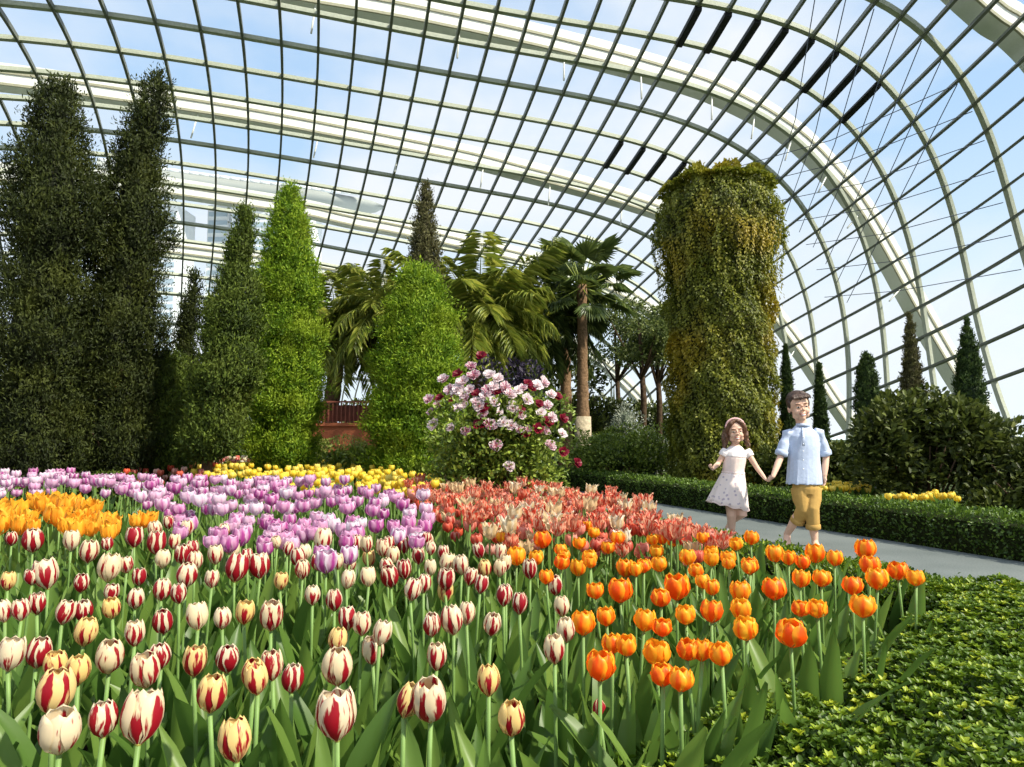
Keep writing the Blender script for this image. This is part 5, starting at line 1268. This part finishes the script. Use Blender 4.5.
def hand(mb, wrist, d, palmn, s, curl=.5, thumb=1, spread=1.0):
    """hand volumes: wrist point, direction d of the fingers, palm normal, curl of the fingers towards the palm"""
    d = d.normalized(); n = palmn.normalized(); n = (n - d * n.dot(d)).normalized(); sd = d.cross(n).normalized()
    R = Matrix((sd, d, n)).transposed()
    pc = wrist + d * .038 * s
    mb.ell(pc, (.028 * s, .040 * s, .0125 * s), 12, 8, rot=R)
    mb.tube([wrist - d * .02 * s, wrist + d * .02 * s], [.018 * s, .021 * s], 10)
    for k, (off, ln) in enumerate(((-.0225, .046), (-.0078, .053), (.0068, .050), (.0205, .038))):
        b = pc + d * .030 * s + sd * off * s * spread; pts = [b - d * .008 * s, b]; a = 0.15
        for q in range(3):
            a += curl * (.75 + .12 * k); seg = ln * (.42, .32, .26)[q] * s
            pts.append(pts[-1] + (d * math.cos(a) + n * math.sin(a)) * seg + sd * off * .1 * s)
        mb.tube(pts, [.0078 * s, .0078 * s, .0074 * s, .0068 * s, .0056 * s], 8)
    tb = pc - d * .012 * s + sd * thumb * .024 * s
    mb.tube([tb, tb + (sd * thumb * .7 + d * .6 + n * .25).normalized() * .022 * s, tb + (sd * thumb * .75 + d * 1.5 + n * .8).normalized() * .045 * s], [.0105 * s, .0092 * s, .0068 * s], 8)

# ------------------------------------------------------------------ boy
YB = 5.8
def BP(px, py, dy=0.0): return W(px, py, YB + dy)
ob = Vector((BP(806, 545).x, YB, 0)); boy = empty('boy', ob); tag(boy, 'boy in a pale blue rolled-sleeve shirt and khaki trousers walking on the path', 'person')
def L(p): return Vector(p) - ob
Rb = Matrix.Rotation(math.radians(-7), 3, 'Y') @ Matrix.Rotation(math.radians(-5), 3, 'Z') @ Matrix.Rotation(math.radians(4), 3, 'X')
hc = L(BP(798, 407)) + Vector((0, -.015, 0)); sB = 1.12
m = MB(); Tb = head_parts(sB, Rb, hc, m)
neck = L(BP(802.5, 427)); m.tube([neck + Vector((0, .03, -.03)), neck + Vector((0, .012, .03)), hc + Vector((0, .02, -.03))], [.050, .043, .045], 12)
m.tube([L(BP(806, 487)), L(BP(805, 468)), L(BP(803, 445)), L(BP(802.5, 432)), L(BP(802.5, 425, .02))], [.088, .085, .10, .088, .045], 14, ry=[.06, .06, .068, .055, .04])
shl, shr = L(BP(787, 432.5)), L(BP(819, 431.5))
# arms
el1 = L(BP(780.5, 457, -.02)); wr1 = L(BP(772.8, 476.5, -.10)); m.tube([shl, (shl + el1) / 2, el1, (el1 + wr1) / 2, wr1], [.029, .030, .028, .027, .019], 10)
el2 = L(BP(826, 457, .02)); wr2 = L(BP(824.6, 476, -.03)); m.tube([shr, (shr + el2) / 2, el2, (el2 + wr2) / 2, wr2], [.029, .030, .028, .027, .019], 10)
hand(m, wr2, (Vector((-.06, -.02, -1))), Vector((-1, -.1, 0)), .82, curl=.45, thumb=-1)
GH = L(W(769.5, 482, 5.98))      # where the two hands meet
hand(m, wr1, (GH - wr1) + Vector((0, 0, -.02)), Vector((-.2, .9, .1)), .82, curl=.62, thumb=1)
# legs
zf = -ob.z
kn1 = L(BP(812, 508, -.04)); an1 = L(BP(815, 541, -.02)); an1.z = .055
m.tube([L(BP(812, 487)), kn1, (kn1 * .5 + an1 * .5) + Vector((0, .012, 0)), an1], [.055, .046, .041, .026], 12)
kn2 = L(BP(803, 509, -.02)); an2 = L(BP(787, 536.5, .14)); an2.z = max(.09, an2.z)
m.tube([L(BP(800, 487)), kn2, (kn2 * .55 + an2 * .45) + Vector((0, .012, 0)), an2], [.055, .046, .041, .026], 12)
def foot(mb, an, dirx, pitch=0.0, s=1.0):
    d = Vector((dirx[0], dirx[1], 0)).normalized(); d = (d * math.cos(pitch) - Vector((0, 0, 1)) * math.sin(pitch)).normalized()
    mb.tube([an + Vector((0, 0, -.005)) - d * .030 * s, an - Vector((0, 0, .022)) * s + d * .02 * s, an - Vector((0, 0, .034)) * s + d * .09 * s, an - Vector((0, 0, .036)) * s + d * .135 * s], [.026 * s, .030 * s, .032 * s, .018 * s], 10, ry=[.028 * s, .030 * s, .018 * s, .010 * s])
foot(m, an1, (-.25, -1), .0); foot(m, an2, (-.35, -.9), .55)
fuse('body', m, M_skin, boy, .0055, 3)
face(boy, Tb, Rb, sB, 1.0)
# hair
m = MB(); g_ = random.Random(4)
m.ell(Tb((0, .026, .048)), [.080 * sB, .088 * sB, .080 * sB], 16, 10, rot=Rb); m.ell(Tb((0, .045, .0)), [.074 * sB, .062 * sB, .07 * sB], 14, 8, rot=Rb)
for k in range(60):
    a = g_.uniform(0, 2 * PI); q = g_.random(); px_, py_, pz_ = .070 * math.cos(a) * q ** .5, .02 + .08 * math.sin(a) * q ** .5, .105 - .055 * q
    tip = Vector((px_ * 1.2 + .012, py_ - .018, pz_ + .022)); m.tube([Tb((px_ * .8, py_, pz_ - .02)), Tb((px_, py_, pz_)), Tb(tip)], [.014 * sB, .012 * sB, .004 * sB], 6)
for k in range(9):
    u = -1 + k / 4; m.tube([Tb((u * .052, -.050, .092)), Tb((u * .060 + .004, -.076, .076)), Tb((u * .058 + .010, -.084, .060 + .006 * (k % 2)))], [.014 * sB, .011 * sB, .004 * sB], 6)
for sg in (-1, 1): m.ell(Tb((sg * .070, .0, .026)), [.012 * sB, .026 * sB, .034 * sB], 8, 6, rot=Rb)
fuse('hair', m, M_hairb, boy, .0055, 1)
# shirt: body, yoke, short rolled sleeves
m = MB()
hem = L(BP(804.5, 484)); P_ = [hem, L(BP(804.5, 474)), L(BP(804, 460)), L(BP(803.3, 446)), L(BP(803, 436)), L(BP(802.7, 430)), L(BP(802.5, 425.5, .012))]
m.tube(P_, [.150, .143, .132, .134, .130, .095, .055], 20, ry=[.100, .096, .090, .092, .084, .064, .048])
c1 = shl + (el1 - shl) * .86; c2 = shr + (el2 - shr) * .86
m.tube([shl + Vector((.040, 0, -.002)), shl + Vector((-.002, 0, -.012)), (shl + c1) / 2, c1], [.037, .045, .044, .048], 14)
m.tube([shr + Vector((-.040, 0, -.002)), shr + Vector((.002, 0, -.012)), (shr + c2) / 2, c2], [.037, .045, .044, .048], 14)
for k in range(11):   # folds
    a = k * 2 * PI / 11; rx, ry_ = .143, .094
    m.tube([hem + Vector((rx * math.cos(a), ry_ * math.sin(a), -.004)), hem + Vector((rx * .93 * math.cos(a + .06), ry_ * .93 * math.sin(a + .06), .13)), hem + Vector((rx * .86 * math.cos(a), ry_ * .9 * math.sin(a), .25))], [.012, .008, .003], 6)
sh = fuse('shirt', m, M_shirt, boy, .0065, 2)
for c, sh_, nme in ((c1, shl, 'cuff'), (c2, shr, 'cuff')):
    d = (c - sh_).normalized(); m = MB(); m.tube([c - d * .028, c - d * .022, c + d * .012, c + d * .018], [.046, .0525, .0525, .044], 16); m.build('rolled_cuff', M_shirt, sh)
m = MB(); cl = L(BP(802.6, 425.5, -.01)); m.tube([cl + Vector((0, 0, -.008)), cl + Vector((0, 0, .018))], [.058, .051], 16, ry=[.055, .048]); m.build('collar', M_shirt, sh)
m = MB(); m.tube([L(BP(803, 427, -.052)), L(BP(803.4, 436, -.093)), L(BP(803.6, 446, -.103))], [.011, .012, .012], 6, ry=[.003, .003, .003], ref=(0, 1, 0)); m.build('placket', M_shirt, sh)
for k, y in enumerate((430, 437, 444, 451, 460, 469)):
    m = MB(); m.ell(L(BP(803.4, y, -.062 - .045 * min(1, (y - 426) / 10))), (.0055, .003, .0055), 8, 6); m.build('button', M_shirt_d, sh)
# trousers rolled below the knee
m = MB(); wa = L(BP(806, 482))
m.tube([wa, L(BP(806, 488)), L(BP(806, 494))], [.106, .112, .102], 16, ry=[.084, .09, .08])
h1 = L(BP(813.3, 528, -.03)); h2 = L(BP(797.3, 521, .06))
m.tube([L(BP(812.5, 488)), L(BP(813, 500, -.02)), kn1 + Vector((0, -.004, 0)), h1], [.072, .066, .056, .052], 14)
m.tube([L(BP(799.5, 488)), L(BP(801, 500, -.01)), kn2, h2], [.072, .066, .056, .050], 14)
tr = fuse('trousers', m, M_khaki, boy, .0065, 2)
for h_, k_ in ((h1, kn1), (h2, kn2)):
    d = (h_ - k_).normalized(); m = MB(); m.tube([h_ - d * .035, h_ - d * .028, h_ + d * .006, h_ + d * .012], [.052, .059, .059, .048], 16); m.build('rolled_hem', M_khaki, tr)
for an_, dr, pt in ((an1, (-.25, -1), 0), (an2, (-.35, -.9), .55)):
    d = Vector((dr[0], dr[1], 0)).normalized(); d = (d * math.cos(pt) - Vector((0, 0, 1)) * math.sin(pt)).normalized(); u_ = d.cross(Vector((0, 0, 1))).normalized().cross(d)
    m = MB(); b0 = an_ - u_ * .053 - d * .035
    m.tube([b0, b0 + d * .06, b0 + d * .13, b0 + d * .185], [.026, .029, .036, .022], 12, ry=[.008, .008, .008, .006]); so_ = m.build('sandal', M_shoe_b, boy)
    m = MB(); c = an_ - u_ * .032 + d * .085; m.tube([c - u_.cross(d) * .036 - u_ * .018, c + u_ * .006, c + u_.cross(d) * .036 - u_ * .018], [.008, .009, .008], 6); m.build('strap', M_shoe_b, so_)

# ------------------------------------------------------------------ girl
YG = 6.25
def GP(px, py, dy=0.0): return W(px, py, YG + dy)
og = Vector((GP(734, 536).x, YG, 0)); girl = empty('girl', og); tag(girl, "smiling girl in a pale pink dress skipping along the path, holding the boy's hand", 'person')
def K(p): return Vector(p) - og
Rg = Matrix.Rotation(math.radians(-4), 3, 'Y') @ Matrix.Rotation(math.radians(-7), 3, 'Z') @ Matrix.Rotation(math.radians(3), 3, 'X')
hg = K(GP(735, 431.5)) + Vector((0, -.01, 0)); sG = 1.02
m = MB(); Tg = head_parts(sG, Rg, hg, m)
nk = K(GP(735.5, 446)); m.tube([nk + Vector((0, .02, -.03)), nk, hg + Vector((0, .02, -.03))], [.040, .034, .038], 12)
m.tube([K(GP(733, 492)), K(GP(733, 474)), K(GP(735, 457)), K(GP(735.5, 449)), K(GP(735.5, 444, .01))], [.095, .080, .088, .075, .036], 14, ry=[.07, .062, .066, .05, .034])
s1, s2 = K(GP(725.5, 451.5)), K(GP(747, 452))
e1 = K(GP(718.2, 463.5, .0)); w1 = K(GP(712.6, 469, -.10)); m.tube([s1, (s1 + e1) / 2, e1, (e1 + w1) / 2, w1], [.029, .027, .023, .022, .015], 10)
e2 = K(GP(757.5, 468.5, -.05)); w2 = K(GP(765.0, 478.6, -.17)); m.tube([s2, (s2 + e2) / 2, e2, (e2 + w2) / 2, w2], [.029, .027, .023, .021, .015], 10)
hand(m, w1, Vector((-.55, -.4, .35)), Vector((.3, -.2, 1)), .66, curl=.75, thumb=-1)
hand(m, w2, K(W(769.5, 483, 5.98)) - w2 + Vector((0, 0, -.01)), Vector((.2, -.9, 0)), .66, curl=.6, thumb=-1)
k1 = K(GP(731.5, 516, -.06)); a1 = K(GP(732.5, 533, -.03)); a1.z = .05
m.tube([K(GP(730.5, 494)), k1, (k1 + a1) / 2 + Vector((0, .012, 0)), a1], [.062, .042, .035, .022], 12)
k2 = K(GP(742.5, 515, -.08)); a2 = K(GP(729, 523.5, .17))
m.tube([K(GP(738, 494)), k2, (k2 + a2) / 2 + Vector((0, 0, .012)), a2], [.062, .042, .034, .022], 12)
foot(m, a1, (-.3, -1), 0, .8)
foot(m, a2, (-.8, .1), 1.0, .8)
fuse('body', m, M_skin, girl, .005, 3)
face(girl, Tg, Rg, sG, 1.3, M_hairg)
m = MB(); g_ = random.Random(8)
m.ell(Tg((0, .024, .044)), [.082 * sG, .088 * sG, .080 * sG], 16, 10, rot=Rg); m.ell(Tg((0, .050, -.02)), [.080 * sG, .058 * sG, .09 * sG], 14, 8, rot=Rg)
for sg in (-1, 1):
    m.tube([Tg((0, -.050, .108)), Tg((sg * .045, -.058, .078)), Tg((sg * .076, -.035, .030)), Tg((sg * .086, -.005, -.02))], [.014 * sG, .020 * sG, .020 * sG, .018 * sG], 8)
    for k in range(9):
        x0 = sg * (.074 + .012 * g_.random()); y0 = -.015 + .013 * k; L_ = .10 + .05 * g_.random(); pts = []
        for q in range(7):
            t = q / 6; pts.append(Tg((x0 + sg * (.022 * t + .012 * math.sin(t * 9 + k)), y0 + .010 * math.cos(t * 9 + k), .015 - L_ * 1.15 * t)))
        m.tube(pts, [.015 * sG, .018 * sG, .019 * sG, .018 * sG, .016 * sG, .013 * sG, .005 * sG], 7)
fuse('hair', m, M_hairg, girl, .0055, 1)
m = MB(); pts = []
for k in range(11):
    a = PI * k / 10; pts.append(Tg((.085 * math.cos(a), .0 - .012, .045 + .083 * math.sin(a) - .01)))
m.tube(pts, .0085 * sG, 8); m.build('headband', M_band, girl)
# dress
m = MB()
m.tube([K(GP(733, 476)), K(GP(733.5, 468)), K(GP(735, 458)), K(GP(735.3, 452.5)), K(GP(735.5, 448.5))], [.102, .098, .102, .096, .058], 18, ry=[.078, .074, .078, .068, .048])
bd = fuse('dress_bodice', m, M_dress, girl, .0055, 2)
m = MB(); m.tube([K(GP(735, 457)), K(GP(735.3, 452.5)), K(GP(735.5, 448)), K(GP(735.5, 446))], [.104, .100, .070, .050], 18, ry=[.081, .073, .056, .046])
for s_, e_ in ((s1, e1), (s2, e2)):
    d = (e_ - s_).normalized(); m.tube([s_ - d * .02, s_ + d * .02, s_ + d * .052], [.038, .047, .040], 12)
fuse('dress_yoke', m, M_yoke, bd, .0055, 2)
m = MB(); vs = []; fs = []; n_ = 48; J = 9
top_c = K(GP(733.2, 472)); bot_c = K(GP(728.5, 506))
for j in range(J + 1):
    t = j / J; c = top_c.lerp(bot_c, t); c = c + Vector((0, 0, -.0)); R_ = .098 + .078 * t ** .8
    for i in range(n_):
        a = 2 * PI * i / n_; rp = 1 + .085 * t * math.sin(a * 9 + .8) + .04 * t * math.sin(a * 5)
        tilt = -.040 * math.cos(a) * t
        vs.append((c.x + R_ * rp * math.cos(a), c.y + R_ * .78 * rp * math.sin(a), c.z + tilt + .008 * math.sin(a * 9) * t))
for j in range(J):
    for i in range(n_): i2 = (i + 1) % n_; fs.append((j * n_ + i, (j + 1) * n_ + i, (j + 1) * n_ + i2, j * n_ + i2))
m.add(vs, fs); sk = m.build('dress_skirt', M_print, girl)
so2 = sk.modifiers.new('thickness', 'SOLIDIFY'); so2.thickness = .004
m = MB(); hp = [Vector(v) for v in vs[J * n_:]] ; hp.append(hp[0]); m.tube(hp, .005, 5, caps=False); m.build('skirt_hem', M_dress, sk)
m = MB(); m.tube([K(GP(733.2, 474.2)), K(GP(733.3, 471.6))], [.104, .103], 20, ry=[.082, .081]); m.build('waistband', M_dress, sk)
for an_, dv, in ((a1, Vector((-.3, -1, 0))), (a2, Vector((-.62, .1, -.8)))):
    d = dv.normalized(); u_ = Vector((0, 0, 1)) if abs(d.z) < .5 else Vector((-.7, 0, .6)); u_ = (u_ - d * u_.dot(d)).normalized()
    m = MB(); b0 = an_ - u_ * .022 - d * .035
    m.tube([b0, b0 + d * .04, b0 + d * .09, b0 + d * .135, b0 + d * .148], [.024, .030, .032, .026, .012], 12, ry=[.024, .024, .020, .016, .010]); m.ell(b0 + d * .012 + u_ * .012, (.028, .028, .02), 10, 6)
    m.build('shoe', M_shoe_w, girl)
